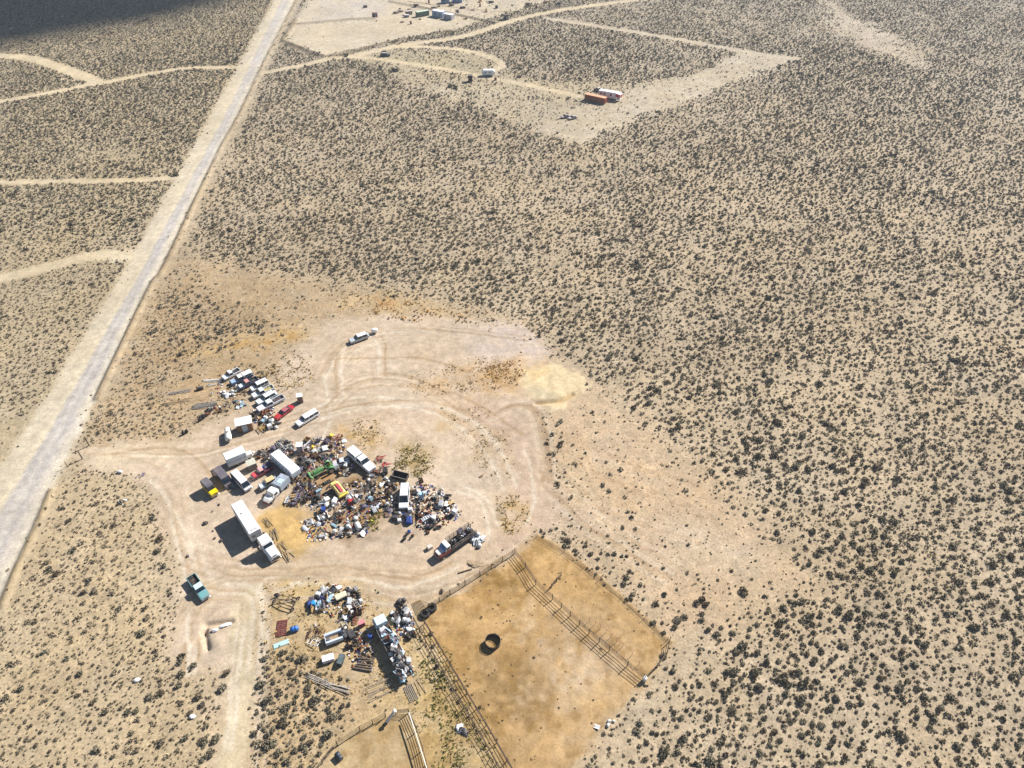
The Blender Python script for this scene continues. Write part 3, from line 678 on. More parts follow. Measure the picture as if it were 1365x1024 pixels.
def veh(name, label, cat, front, rear, kind, col, roof=None, hood=None, Wd=1.9, h=.9, group=None, scale_z=1.0, bed='#2a2a2c', shell=None, L=None, wheels=True):
    c, yaw, Lm = fr(front, rear, h); L = L or Lm
    t = thing(name, label, cat, c, yaw, group)
    belt, top, gh_, nose, end = KIND[kind]; belt *= scale_z; top *= scale_z; nose *= scale_z
    w = Wd/2; X = lambda s: L/2-s*L; zb = .38
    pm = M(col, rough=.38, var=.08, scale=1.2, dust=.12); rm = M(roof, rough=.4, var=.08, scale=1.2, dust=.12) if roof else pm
    secs = [sec(X(0), w*.86, zb+.1, nose*.93), sec(X(.015), w*.95, zb, nose), sec(X(.10), w, zb, nose+(belt-nose)*.35), sec(X(gh_[0]), w, zb, belt-.02), sec(X(gh_[0]+.04), w, zb, belt)]
    if kind == 'pickup': secs += [sec(X(end), w, zb, belt)]
    elif kind == 'sedan': secs += [sec(X(.8), w, zb, belt), sec(X(.86), w, zb, belt-.03), sec(X(.985), w*.96, zb, belt-.1), sec(X(1), w*.9, zb+.1, belt-.18)]
    else: secs += [sec(X(.9), w, zb, belt), sec(X(.985), w*.98, zb, belt), sec(X(1), w*.94, zb+.06, belt-.04)]
    MB().loft(secs[::-1]).build('body', pm, t)
    # glasshouse
    b0, r0, r1, b1 = [X(s) for s in gh_]; wb = w-.03; wr = w-.2
    A = [(b0, -wb, belt-.02), (b0, wb, belt-.02), (b1, wb, belt-.02), (b1, -wb, belt-.02)]; R_ = [(r0, -wr, top-.07), (r0, wr, top-.07), (r1, wr, top-.07), (r1, -wr, top-.07)]
    cab = MB().add(A+R_, [(0, 1, 5, 4), (1, 2, 6, 5), (2, 3, 7, 6), (3, 0, 4, 7), (4, 5, 6, 7)]); cab.build('cab', pm, t)
    mr = MB(); e = .03
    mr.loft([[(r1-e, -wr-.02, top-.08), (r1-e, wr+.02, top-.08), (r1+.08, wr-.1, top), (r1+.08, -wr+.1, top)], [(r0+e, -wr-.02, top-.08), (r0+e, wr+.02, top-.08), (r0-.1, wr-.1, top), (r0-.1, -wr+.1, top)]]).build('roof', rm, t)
    MB().panel([A[0], A[1], R_[1], R_[0]], .015, .05).build('windshield', GLASS, t)
    MB().panel([A[2], A[3], R_[3], R_[2]], .015, .16).build('rear_window', GLASS, t)
    nw = {'pickup': 1, 'sedan': 2, 'suv': 3, 'van': 3, 'old': 2, 'cabvan': 3}[kind]
    for sgn in (1, -1):
        i, j = (1, 2) if sgn > 0 else (0, 3)
        for k in range(nw):
            u0, u1 = k/nw, (k+1)/nw
            lo0 = Vector(A[i]).lerp(Vector(A[j]), u0); lo1 = Vector(A[i]).lerp(Vector(A[j]), u1); hi0 = Vector(R_[i]).lerp(Vector(R_[j]), u0); hi1 = Vector(R_[i]).lerp(Vector(R_[j]), u1)
            q = [lo0, lo1, hi1, hi0] if sgn > 0 else [lo1, lo0, hi0, hi1]
            MB().panel(q, .014, .10).build('side_window', GLASS, t)
    if hood:
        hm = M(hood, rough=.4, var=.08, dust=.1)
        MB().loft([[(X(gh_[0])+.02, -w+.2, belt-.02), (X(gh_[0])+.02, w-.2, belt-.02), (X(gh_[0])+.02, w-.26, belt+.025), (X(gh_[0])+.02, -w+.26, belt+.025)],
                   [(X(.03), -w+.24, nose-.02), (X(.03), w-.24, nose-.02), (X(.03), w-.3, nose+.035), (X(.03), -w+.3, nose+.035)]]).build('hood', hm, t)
    if kind == 'pickup':
        x0, x1 = X(end)-.03, X(1); hz = belt
        bm = MB()
        for s in (1, -1): bm.box(((x0+x1)/2, s*(w-.07), (zb+hz)/2), (x0-x1, .14, hz-zb), ch=.03)
        bm.box((x1+.05, 0, (zb+.1+hz)/2), (.10, Wd-.30, hz-zb-.1), ch=.02).box((x0-.04, 0, (zb+hz)/2), (.08, Wd-.3, hz-zb), ch=.02)
        bm.build('cargo_bed', pm, t)
        MB().box(((x0+x1)/2, 0, .66), (x0-x1-.2, Wd-.30, .06)).build('bed_liner', M(bed, rough=.8), t)
        if shell:
            q = MB(); ws = w-.02
            q.loft([[(x1+.06, -ws, hz+.005), (x1+.06, ws, hz+.005), (x1+.06, ws-.14, top-.02), (x1+.06, -ws+.14, top-.02)], [(x0-.04, -ws, hz+.005), (x0-.04, ws, hz+.005), (x0-.04, ws-.14, top+.03), (x0-.04, -ws+.14, top+.03)]]).build('camper_shell', M(shell, rough=.45, var=.08), t)
            for s in (1, -1): MB().box(((x0+x1)/2, s*(ws-.035), (hz+top)/2+.02), ((x0-x1)*.7, .05, .34), rx=s*.16).build('shell_window', GLASS, t)
    bmp = MB().box((X(0)+.04, 0, .55), (.16, Wd*.94, .2), ch=.05).mesh('bumper', CHROME if kind != 'sedan' else pm)
    link('bumper', bmp, t); MB().box((X(1)-.05, 0, .56), (.14, Wd*.94, .18), ch=.05).build('bumper', CHROME if kind != 'sedan' else pm, t)
    for s in (1, -1):
        MB().box((X(0)+.005, s*w*.64, nose-.22), (.06, .32, .16), ch=.02).build('headlight', HEADL, t)
        MB().box((X(1)-.012, s*(w-.2), belt-.3), (.06, .16, .3), ch=.015).build('tail_light', TAILL, t)
        MB().box((X(gh_[0]+.03), s*(w+.09), belt+.1), (.1, .16, .16), ch=.03).build('mirror', DARK, t)
        if wheels:
            for f_ in (.165, .80): wheel(t, X(f_), s*(w-.12), .36 if kind == 'sedan' else .40)
    MB().box((X(.01)+.02, 0, nose-.24), (.05, Wd*.42, .2), ch=.01).build('grille', DARK, t)
    MB().box((0, 0, .36), (L*.88, Wd*.7, .14)).build('underbody', DARK, t)
    return t
ROW = 'row of parked pickups and cars facing the road'
veh('pickup_truck', 'white pickup with dark windshield, farthest left of the parked row', 'pickup', (297, 504), (319, 492), 'pickup', '#eef1f3', group=ROW)
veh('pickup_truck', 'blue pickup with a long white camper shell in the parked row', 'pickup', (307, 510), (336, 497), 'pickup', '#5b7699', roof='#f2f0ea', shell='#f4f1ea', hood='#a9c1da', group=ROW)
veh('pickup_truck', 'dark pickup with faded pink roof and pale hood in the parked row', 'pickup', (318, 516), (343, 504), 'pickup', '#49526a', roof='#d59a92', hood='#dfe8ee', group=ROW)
veh('suv', 'white sport utility wagon with dark side windows between two parked pickups', 'suv', (334, 519), (357, 508), 'suv', '#f0eeea', group=ROW)
veh('pickup_truck', 'white pickup with a yellowish empty bed in the parked row', 'pickup', (336, 528), (364, 515), 'pickup', '#e4ecf0', bed='#a89a62', group=ROW)
veh('suv', 'silver white station wagon second from the red car end of the row', 'old', (342, 537), (368, 523), 'old', '#dde6e8', roof='#f3f6f8', Wd=1.85, group=ROW)
veh('pickup_truck', 'white pickup with junk in its bed, next to the rusty machinery', 'pickup', (343, 546), (378, 528), 'pickup', '#eef0f6', roof='#dcecee', bed='#3b3236', group=ROW)
veh('red_car', 'red two door car parked alone below the pickup row', 'car', (367, 558), (390, 541), 'sedan', '#b42a34', hood='#c2323c', roof='#b06068', Wd=1.75, h=.6)
veh('suv', 'long white sport utility wagon parked right of the red car', 'suv', (395, 565), (423, 548), 'suv', '#f4f6f6', Wd=2.0, h=1.0)
veh('suv', 'silver grey wagon parked alone in the upper dirt clearing', 'suv', (466, 455), (491, 446), 'old', '#b9bec2', roof='#e9eaec', Wd=1.85, h=.8)
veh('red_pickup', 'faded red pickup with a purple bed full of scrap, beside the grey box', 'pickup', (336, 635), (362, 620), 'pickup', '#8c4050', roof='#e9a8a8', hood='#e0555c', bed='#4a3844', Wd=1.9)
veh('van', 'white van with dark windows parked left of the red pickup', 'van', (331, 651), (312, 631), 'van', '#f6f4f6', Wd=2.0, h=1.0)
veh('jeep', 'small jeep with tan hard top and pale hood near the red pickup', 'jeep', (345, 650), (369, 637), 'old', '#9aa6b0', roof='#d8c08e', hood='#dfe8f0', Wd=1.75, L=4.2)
veh('pickup_truck', 'white pickup with a white camper shell at the top edge of the scrap heap', 'pickup', (496, 625), (467, 600), 'pickup', '#f0f2f3', shell='#f6f5f1', hood='#f2f2f0', Wd=2.3, h=1.2, scale_z=1.28)
veh('van', 'white van with blue windshield standing amid the right half of the scrap', 'van', (537.5, 677), (540, 647), 'cabvan', '#f2f5f8', Wd=2.15, h=1.0)
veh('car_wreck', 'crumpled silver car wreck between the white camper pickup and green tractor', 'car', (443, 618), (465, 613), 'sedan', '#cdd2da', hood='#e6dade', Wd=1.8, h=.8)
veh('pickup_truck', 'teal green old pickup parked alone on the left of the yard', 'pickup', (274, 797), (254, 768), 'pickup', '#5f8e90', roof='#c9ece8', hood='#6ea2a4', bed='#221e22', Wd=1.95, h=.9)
# yellow jeep with a grey top
t = veh('yellow_jeep', 'yellow hooded jeep with a dark grey top at the left yard edge', 'jeep', (289, 661), (270, 640), 'suv', '#d8b800', roof='#5c5a60', hood='#f2d800', Wd=1.9, h=1.3, scale_z=1.35, L=4.5)
MB().box((-1.05, 0, 2.1), (2.5, 1.75, 1.1), ch=.12).build('soft_top', M('#66646a', rough=.9), t)
t = veh('stripped_truck', 'dark grey old truck with its nose stripped off, beside the yellow jeep', 'truck', (305, 645), (289, 627), 'van', '#625c62', roof='#6a646a', Wd=2.3, h=1.2, scale_z=1.15)

# ------------------------------------------------------------------ big rigs and trailers
def ribbed_box(mb, L, Wd, z0_, z1, ribs=0):
    mb.box((0, 0, (z0_+z1)/2), (L, Wd, z1-z0_), ch=.06)
    for i in range(ribs):
        x = -L/2+L*(i+.5)/ribs
        for s in (1, -1): mb.box((x, s*(Wd/2+.018), (z0_+z1)/2), (.07, .04, z1-z0_-.16))
    return mb
WH = M('#f5f3ef', rough=.5, var=.07, scale=.8, dust=.06); WH2 = M('#e9eef2', rough=.45, var=.08, scale=.8, dust=.08)
c, yaw, L = fr((341, 711), (313.5, 668), 3.7)
t = thing('box_trailer', 'long white box trailer hitched to the white truck tractor', 'trailer', c, yaw)
L = 9.8
ribbed_box(MB(), L, 2.5, 1.05, 3.85, 8).build('box', WH, t)
MB().box((-.3, 0, 3.868), (L-.8, 2.3, .03)).build('roof', M('#f8f5f0', var=.1, scale=1.5, dust=.1), t)
for s in (1, -1): MB().box((L/2-.62, s*.02+.35*s, 3.90), (.5, .5, .05), ch=.01).build('roof_hatch', M('#b9b6b2'), t)
MB().box((-1.2, -.35, 3.93), (.5, .35, .1), ch=.03).build('roof_vent', M('#8e9898'), t)
MB().box((0, 0, .95), (L*.96, .9, .2)).build('frame', DARK, t)
for s in (1, -1):
    for x in (-3.9, -2.8): wheel(t, x, s*1.0, .5, .28, True)
    MB().tube((2.6, s*.8, .95), (2.6, s*.8, 0.02), .07).build('landing_leg', STEEL, t)
for s in (1, -1): MB().box((-L/2-.025, s*.61, 2.4), (.04, 1.16, 2.5), ch=.01).build('rear_door', WH2, t)
MB().box((L/2+.02, -.55, 2.5), (.04, .7, .6)).build('vent_panel', M('#a7a39e'), t)
c, yaw, L = fr((369, 746), (341, 707), 1.2)
t = thing('truck_tractor', 'white highway truck tractor coupled to the long white trailer', 'truck', c, yaw); L = 8.6
o = MB(); o.box((-.8, .42, .85), (6.4, .12, .25)).box((-.8, -.42, .85), (6.4, .12, .25)).build('frame', DARK, t)
X0 = L/2
MB().loft([[(x, -w, 1.0), (x, -w, zt-.3), (x, -w+.35, zt), (x, w-.35, zt), (x, w, zt-.3), (x, w, 1.0)] for x, w, zt in ((X0-2.5, 1.15, 2.2), (X0-1.2, 1.1, 2.1), (X0-.3, 1.02, 1.95), (X0-.05, .92, 1.6))][::-1]).build('hood', WH2, t)
MB().loft([[(x, -w, .95), (x, -w, zt-.2), (x, -w+.2, zt), (x, w-.2, zt), (x, w, zt-.2), (x, w, .95)] for x, w, zt in ((X0-4.9, 1.2, 3.0), (X0-3.0, 1.2, 3.0), (X0-2.5, 1.15, 2.2))][::-1]).build('cab', WH, t)
MB().loft([[(x, -1.15, z), (x, 1.15, z), (x, 1.05, zt), (x, -1.05, zt)] for x, z, zt in ((X0-5.0, 3.0, 3.75), (X0-3.9, 3.0, 3.7), (X0-3.1, 3.0, 3.25))][::-1]).build('roof_fairing', WH, t)
MB().panel([(X0-2.53, -1.05, 2.28), (X0-2.53, 1.05, 2.28), (X0-2.98, 1.02, 2.95), (X0-2.98, -1.02, 2.95)], .02, .06).build('windshield', GLASS, t)
for s in (1, -1):
    MB().box((X0-3.4, s*1.21, 2.3), (.8, .03, .6)).build('side_window', GLASS, t)
    MB().box((X0-.75, s*.98, .95), (1.5, .42, .55), ch=.16).build('fender', WH2, t)
    MB().tube((X0-5.1, s*1.1, .9), (X0-5.1, s*1.1, 3.9), .08, 10).build('exhaust_stack', CHROME, t)
    MB().tube((X0-3.6, s*1.05, .7), (X0-4.9, s*1.05, .7), .3, 12).build('fuel_tank', CHROME, t)
    MB().box((X0-2.7, s*1.4, 2.3), (.12, .16, .5), ch=.02).build('mirror', DARK, t)
    MB().box((X0-.04, s*.72, 1.15), (.08, .3, .24), ch=.03).build('headlight', HEADL, t)
    wheel(t, X0-.85, s*1.0, .5, .3)
    for x in (-2.1, -3.3): wheel(t, x, s*.95, .5, .28, True)
MB().panel([(X0-.035, -.5, 1.1), (X0-.035, .5, 1.1), (X0-.26, .48, 1.72), (X0-.26, -.48, 1.72)], .05, .04).build('grille', DARK, t)
MB().box((X0-.2, 0, 1.815), (.22, .9, .05), rz=0, ry=.5).build('hood_scoop', DARK, t)
MB().box((X0+.03, 0, .6), (.14, 2.3, .36), ch=.06).build('bumper', CHROME, t)
MB().box((-2.6, 0, 1.08), (1.2, .9, .12), ch=.04).build('fifth_wheel', DARK, t)

# white travel trailer among the scrap
c, yaw, L = fr((392, 625.5), (366.5, 603.5), 2.7); L = 8.6
t = thing('travel_trailer', 'long white trailer with windows down its side beside the scrap heap', 'trailer', c, yaw)
MB().loft([[(x, -1.2, zb), (x, -1.2, zt-.2), (x, -1.05, zt), (x, 1.05, zt), (x, 1.2, zt-.2), (x, 1.2, zb)] for x, zb, zt in ((-L/2, .7, 2.6), (-L/2+.2, .5, 2.78), (L/2-.5, .5, 2.78), (L/2, .8, 2.3))][::-1]).build('body', WH2, t)
MB().box((-.2, 0, 2.79), (L-1.0, 2.0, .03)).build('roof', WH, t)
for s in (1, -1):
    for x in (-3.2, -1.9, -.6, .7, 2.0, 3.2): MB().box((x, s*1.205, 1.75), (.8, .03, .55)).build('window', M('#7f9ab8', rough=.2), t)
    MB().box((0, s*1.206, 1.15), (L-.6, .02, .25)).build('side_stripe', M('#aebfd6'), t)
    for x in (-.6, .4): wheel(t, x, s*1.08, .36, .22)
MB().box((L/2+.5, 0, .5), (1.3, .14, .12)).build('tow_bar', STEEL, t)
MB().panel([(L/2-.0, -.8, 1.4), (L/2-.0, .8, 1.4), (L/2-.25, .8, 2.3), (L/2-.25, -.8, 2.3)], .02, .05).build('front_window', M('#9fb6c4', rough=.2), t)
# white box body on wheels
c, yaw, L = fr((301, 608.3), (323, 599.3), 3.1); c = Vector(c); L = 4.6
t = thing('cargo_trailer', 'tall white cargo box with a small white box at its end, near the tank', 'trailer', c, yaw)
ribbed_box(MB(), L, 2.5, .55, 3.1, 0).build('box', WH2, t)
MB().box((0, 0, 3.115), (L-.1, 2.4, .04)).build('roof', WH, t)
for s in (1, -1):
    MB().box((0, s*1.262, 1.8), (L-.3, .03, .05)).build('trim', STEEL, t); wheel(t, .2, s*1.1, .36, .22)
MB().box((L/2+.02, 0, 1.8), (.05, 2.2, 2.2)).build('rear_door', M('#7fa0c4', rough=.5), t)
MB().box((-L/2-.75, .1, .9), (1.1, 1.2, 1.2), ch=.1).build('hitch_box', WH, t); MB().box((-L/2-.6, 0, .45), (1.4, .12, .12)).build('tow_bar', STEEL, t)

# shed with a white roof, brown walls and a pale door
P = [P3(312.2, 558.5, 2.7), P3(333.5, 553.2, 2.7), P3(336.5, 563.8, 2.7), P3(313.8, 568.7, 2.7)]
c = sum(P, Vector())/4; yaw = math.atan2((P[2]-P[3]).y, (P[2]-P[3]).x); L = (P[2]-P[3]).length
t = thing('shed', 'small shed with flat white roof, brown walls and pale blue door', 'shed', (c.x, c.y), yaw); Dp = 2.6
MB().box((0, 0, 1.25), (L-.35, Dp-.3, 2.5)).build('wall', M('#8a6a4e', rough=.9, var=.3), t)
MB().loft([[(-L/2, -Dp/2, 2.5), (-L/2, Dp/2, 2.72), (-L/2, Dp/2, 2.8), (-L/2, -Dp/2, 2.58)], [(L/2, -Dp/2, 2.5), (L/2, Dp/2, 2.72), (L/2, Dp/2, 2.8), (L/2, -Dp/2, 2.58)]]).build('roof', WH, t)
d = MB().box((0, -Dp/2+.12, 1.1), (1.3, .06, 2.1)).build('door', M('#b9cbd6', rough=.6), t); MB().box((.45, -Dp/2+.06, 1.05), (.06, .08, .2)).build('handle', STEEL, d)
MB().box((-1.15, -Dp/2+.13, 1.35), (.8, .05, .8)).build('window', M('#6a5a3c', rough=.3), t)
# white propane tank
p1 = P3(303.6, 572, .9); p2 = P3(304.6, 586.5, .9); d = (p2-p1).normalized()
t = thing('propane_tank', 'white horizontal gas tank lying next to the small shed', 'tank', ((p1+p2)/2).xy, math.atan2(d.y, d.x))
L = (p2-p1).length-.4; r_ = .78
MB().lathe([(.001, -L/2-.42), (r_*.5, -L/2-.36), (r_*.85, -L/2-.16), (r_, -L/2), (r_, L/2), (r_*.85, L/2+.16), (r_*.5, L/2+.36), (.001, L/2+.42)], 24, 'X', (0, 0, .98)).build('tank_shell', M('#f3efe6', rough=.45, var=.08), t, True)
MB().tube((L/2+.40, 0, .98), (L/2+.47, 0, .98), .2, 14).build('end_flange', DARK, t)
for x in (-L*.32, L*.32): MB().box((x, 0, .2), (.25, 1.1, .4)).build('saddle', M('#9b948a', rough=.9), t)
MB().tube((0, 0, 1.72), (0, 0, 1.9), .22, 14).build('valve_dome', STEEL, t)
def outhouse(label, top, base, wc, rc, yaw, sx=1.3, sy=1.3, h=2.2):
    x, y = G(*base); t = thing('outhouse', label, 'outhouse', (x, y+.5), yaw)
    MB().box((0, 0, h/2), (sx, sy, h), ch=.02).build('wall', M(wc, rough=.85, var=.25), t)
    MB().box((0, 0, h+.04), (sx+.25, sy+.25, .09), ry=.04).build('roof', M(rc, rough=.6), t)
    d_ = MB().box((0, -sy/2-.02, h*.48), (sx*.62, .05, h*.85)).build('door', M(wc, rough=.8, var=.35), t); MB().box((.3, -sy/2-.06, h*.5), (.05, .05, .16)).build('handle', STEEL, d_)
    return t
outhouse('tall narrow brown shed with white top beside the long white wagon', (399.5, 526), (400.5, 537), '#7d6a64', '#f2eee8', .25)
outhouse('tall narrow grey shed with white top behind the white windowed trailer', (400, 591), (400.5, 603), '#8c8088', '#f4f1ea', .12)
x, y = G(336, 626); t = thing('plywood_crate', 'weathered grey plywood box beside the red pickup', 'crate', (x, y+.6), .55)
MB().box((0, 0, .95), (2.0, 1.9, 1.9)).build('box', M('#8f8478', rough=.9, var=.25), t); MB().box((0, 0, 1.93), (2.1, 2.0, .06)).build('lid', M('#c6c4b4', rough=.9, var=.2), t)

# old white truck with a rounded cab, a beam and a blue-grey box body
c, yaw, L = fr((355, 668), (381, 640), 1.0); L = 7.2
t = thing('utility_truck', 'old white truck with rounded cab and blue grey box body by the hay', 'truck', c, yaw)
MB().loft([[(x, -w, .8), (x, -w, zt-.25), (x, -w+.28, zt), (x, w-.28, zt), (x, w, zt-.25), (x, w, .8)] for x, w, zt in ((L/2, .8, 1.35), (L/2-.5, .95, 1.6), (L/2-1.5, 1.0, 1.7))]).build('hood', M('#eef0e8', rough=.45), t)
MB().loft([[(x, -w, .8), (x, -w, zt-.4), (x, -w+.4, zt), (x, w-.4, zt), (x, w, zt-.4), (x, w, .8)] for x, w, zt in ((L/2-1.45, 1.05, 1.9), (L/2-1.8, 1.08, 2.5), (L/2-2.9, 1.1, 2.65), (L/2-3.3, 1.05, 2.4))]).build('cab', M('#f6f5ea', rough=.45), t, False)
MB().panel([(L/2-1.44, .95, 1.78), (L/2-1.44, -.95, 1.78), (L/2-1.80, -.9, 2.4), (L/2-1.80, .9, 2.4)][::-1], .02, .06).build('windshield', GLASS, t)
MB().loft([[(x, -1.2, .9), (x, 1.2, .9), (x, 1.15, 2.6), (x, -1.15, 2.6)] for x in (-L/2, -L/2+3.2)]).build('box_body', M('#9aa5b2', rough=.55, var=.15), t)
MB().box((-L/2+1.9, .2, 2.63), (1.3, 1.2, .06), ch=.02).build('roof_hatch', M('#c3e4e6', rough=.4), t)
MB().box((-L/2+.7, -.5, 2.64), (.9, .8, .08), ch=.03).build('roof_panel', M('#aeb2c8'), t)
MB().loft([[(x, y_-w, 1.7), (x, y_+w, 1.7), (x, y_+w*.8, 2.15), (x, y_-w*.8, 2.15)] for x, y_, w in ((.9, 1.6, .3), (-.1, .4, .42), (-.6, -1.4, .36))]).build('beam', M('#eef3ee', rough=.4), t)
for s in (1, -1):
    wheel(t, L/2-.9, s*.95, .45, .28); wheel(t, -L/2+1.2, s*.95, .45, .28, True)
    MB().box((L/2-2.3, s*1.09, 1.9), (.8, .04, .5)).build('side_window', GLASS, t)
    MB().box((L/2-.02, s*.6, 1.1), (.06, .24, .22)).build('headlight', HEADL, t)
MB().box((0, 0, .7), (L*.95, .9, .2)).build('frame', DARK, t); MB().box((L/2+.08, 0, .6), (.14, 1.9, .22), ch=.04).build('bumper', M('#a02028'), t)

# flatbed with a pale blue cab, heaped with scrap
c, yaw, L = fr((503.5, 824), (543.5, 902), 1.3)
FBC, FBYAW, FBL = Vector(c), yaw, L
t = thing('flatbed_truck', 'long flatbed truck with pale blue cab roof heaped with scrap', 'truck', c, yaw); FB = t
MB().box((-1.2, 0, 1.22), (L-2.4, 2.5, .16)).build('flatbed', M('#4c4442', rough=.9, var=.3), t)
MB().loft([[(x, -w, .8), (x, -w, zt-.25), (x, -w+.25, zt), (x, w-.25, zt), (x, w, zt-.25), (x, w, .8)] for x, w, zt in ((L/2-2.3, 1.2, 2.75), (L/2-.5, 1.2, 2.75), (L/2-.1, 1.15, 2.0), (L/2, 1.1, 1.2))][::-1]).build('cab', M('#a9c3cc', rough=.45), t)
MB().box((L/2-1.4, 0, 2.77), (1.7, 1.9, .05), ch=.02).build('roof', M('#d3eef4', rough=.4), t)
MB().panel([(L/2-.1, -1.0, 2.0), (L/2-.1, 1.0, 2.0), (L/2-.48, .98, 2.62), (L/2-.48, -.98, 2.62)], .02, .05).build('windshield', GLASS, t)
MB().box((0, 0, .95), (L*.95, .9, .25)).build('frame', DARK, t)
for s in (1, -1):
    MB().box((L/2-1.3, s*1.21, 2.1), (.9, .03, .5)).build('side_window', GLASS, t)
    wheel(t, L/2-1.2, s*1.05, .48, .28)
    for x in (-L/2+1.4, -L/2+2.6): wheel(t, x, s*1.0, .48, .28, True)
    MB().box((-1.2, s*1.26, 1.5), (L-2.6, .05, .45)).build('side_board', M('#a8a29c', rough=.8, var=.3), t)
MB().box((-L/2-.02, 0, 1.45), (.08, 2.5, .5)).build('tailgate', M('#5c4f4c', rough=.8), t)
# stake truck: red and white cab, bed of old tyres
c, yaw, L = fr((582, 741), (631, 707), 1.0); ST = (Vector(c), yaw, L)
t = thing('stake_truck', 'red and white stake bed truck loaded with old tyres above the corral', 'truck', c, yaw)
MB().loft([sec(L/2, .85, .6, 1.3), sec(L/2-.3, .98, .55, 1.42), sec(L/2-1.5, 1.0, .5, 1.55), sec(L/2-3.1, 1.0, .5, 1.55)][::-1]).build('body', M('#7c1e28', rough=.4), t)
MB().loft([[(L/2-1.5, -.75, 1.5), (L/2-1.5, .75, 1.5), (L/2-1.5, .7, 1.6), (L/2-1.5, -.7, 1.6)], [(L/2-.15, -.7, 1.3), (L/2-.15, .7, 1.3), (L/2-.15, .6, 1.42), (L/2-.15, -.6, 1.42)]]).build('hood', M('#f2f0ec', rough=.4), t)
A = [(L/2-1.5, -.98, 1.55), (L/2-1.5, .98, 1.55), (L/2-3.05, .98, 1.55), (L/2-3.05, -.98, 1.55)]; R_ = [(L/2-2.1, -.85, 2.3), (L/2-2.1, .85, 2.3), (L/2-3.0, .85, 2.3), (L/2-3.0, -.85, 2.3)]
MB().add(A+R_, [(0, 1, 5, 4), (1, 2, 6, 5), (2, 3, 7, 6), (3, 0, 4, 7), (4, 5, 6, 7)]).build('cab', M('#d8d4cc'), t)
MB().panel([A[0], A[1], R_[1], R_[0]], .02, .06).build('windshield', M('#2f78b0', rough=.12), t)
MB().box((L/2-2.55, 0, 2.33), (1.0, 1.75, .07), ch=.03).build('roof', M('#f6f2e6', rough=.4), t)
t.scale = (1, 1.1, 1.22)
BL = L-3.3; bx0 = L/2-3.25-BL/2
MB().box((bx0, 0, 1.0), (BL, 2.3, .14)).build('flatbed', M('#3c3634', rough=.9), t)
for s in (1, -1):
    MB().box((L/2-2.4, s*.94, 1.92), (.8, .03, .42), rx=s*.17).build('side_window', GLASS, t)
    m_ = MB()
    for k in range(7): m_.box((bx0-BL/2+.2+k*(BL-.4)/6, s*1.16, 1.6), (.08, .06, 1.2))
    for z in (1.25, 1.65, 2.1): m_.box((bx0, s*1.2, z), (BL, .03, .14))
    m_.build('stake_side', M('#8d8480', rough=.85, var=.3), t)
    wheel(t, L/2-.9, s*.95, .42, .26); wheel(t, bx0-BL*.2, s*.95, .42, .26, True)
    MB().box((L/2+.01, s*.65, 1.02), (.05, .26, .2)).build('headlight', HEADL, t)
MB().box((L/2+.08, 0, .65), (.14, 1.9, .2), ch=.04).build('bumper', CHROME, t)
# trailer made from a pale pickup bed
P = [P3(430.5, 846, .9), P3(453, 838, .9), P3(458.5, 852, .9), P3(436.5, 860.5, .9)]
c = sum(P, Vector())/4; d = P[1]-P[0]; t = thing('bed_trailer', 'pale blue open trailer made from a pickup bed, beside the white chest', 'trailer', c.xy, math.atan2(d.y, d.x)); L = d.length; Wd = 2.2
m_ = MB()
for s in (1, -1): m_.loft([[(x, s*Wd/2, .45), (x, s*(Wd/2-.5), .5), (x, s*(Wd/2-.45), 1.15), (x, s*(Wd/2-.06), 1.22), (x, s*(Wd/2+.02), 1.0)] for x in (-L/2, L/2)])
m_.box((-L/2+.05, 0, .85), (.1, Wd-.9, .7)); m_.build('side_wall', M('#cdd9e8', rough=.4, var=.12), t)
MB().box((0, 0, .52), (L-.1, Wd-.7, .08)).build('bed_floor', M('#a88f70', rough=.9, var=.3), t); MB().box((-L/2+.6, -.1, .75), (.7, .6, .4), ch=.1).build('load_box', M('#5a5c66'), t)
MB().box((L/2+.03, 0, .85), (.08, Wd-.2, .68)).build('tailgate', M('#4a5c78', rough=.5), t); MB().box((-L/2-.6, 0, .45), (1.3, .12, .1)).build('tow_bar', STEEL, t)
for s in (1, -1): wheel(t, .1, s*(Wd/2-.12), .36, .22)

# ------------------------------------------------------------------ tractor and farm machinery
c, yaw, L = fr((422, 630), (441, 621), 1.2); L = 4.6
t = thing('green_tractor', 'green farm tractor standing on the upper left of the scrap heap', 'tractor', c, yaw)
t.scale = (1.15, 1.15, 1.15)
GRN = M('#62965a', rough=.45, var=.15)
MB().loft([[(x, -.4, .9), (x, -.4, zt-.12), (x, -.28, zt), (x, .28, zt), (x, .4, zt-.12), (x, .4, .9)] for x, zt in ((L/2, 1.5), (L/2-.2, 1.6), (L/2-2.2, 1.75))][::-1]).build('hood', GRN, t)
MB().box((-L/2+1.2, 0, 1.2), (1.6, .9, .6), ch=.1).build('transmission', M('#3c7a3c'), t)
for s in (1, -1):
    MB().loft([[(-L/2+.3+1.7*k/6, s*.72, .9+.9*math.sin(PI*k/6)), (-L/2+.3+1.7*k/6, s*1.15, .9+.9*math.sin(PI*k/6)), (-L/2+.3+1.7*k/6, s*1.15, .95+.9*math.sin(PI*k/6)), (-L/2+.3+1.7*k/6, s*.72, .95+.9*math.sin(PI*k/6))] for k in range(7)]).build('fender', GRN, t)
    wheel(t, -L/2+1.15, s*.98, .78, .42); wheel(t, L/2-.6, s*.75, .42, .24)
MB().box((-L/2+1.1, 0, 1.65), (.5, .55, .12), ch=.04).box((-L/2+.85, 0, 1.9), (.1, .55, .5), ch=.04).build('seat', M('#d8c23a'), t)
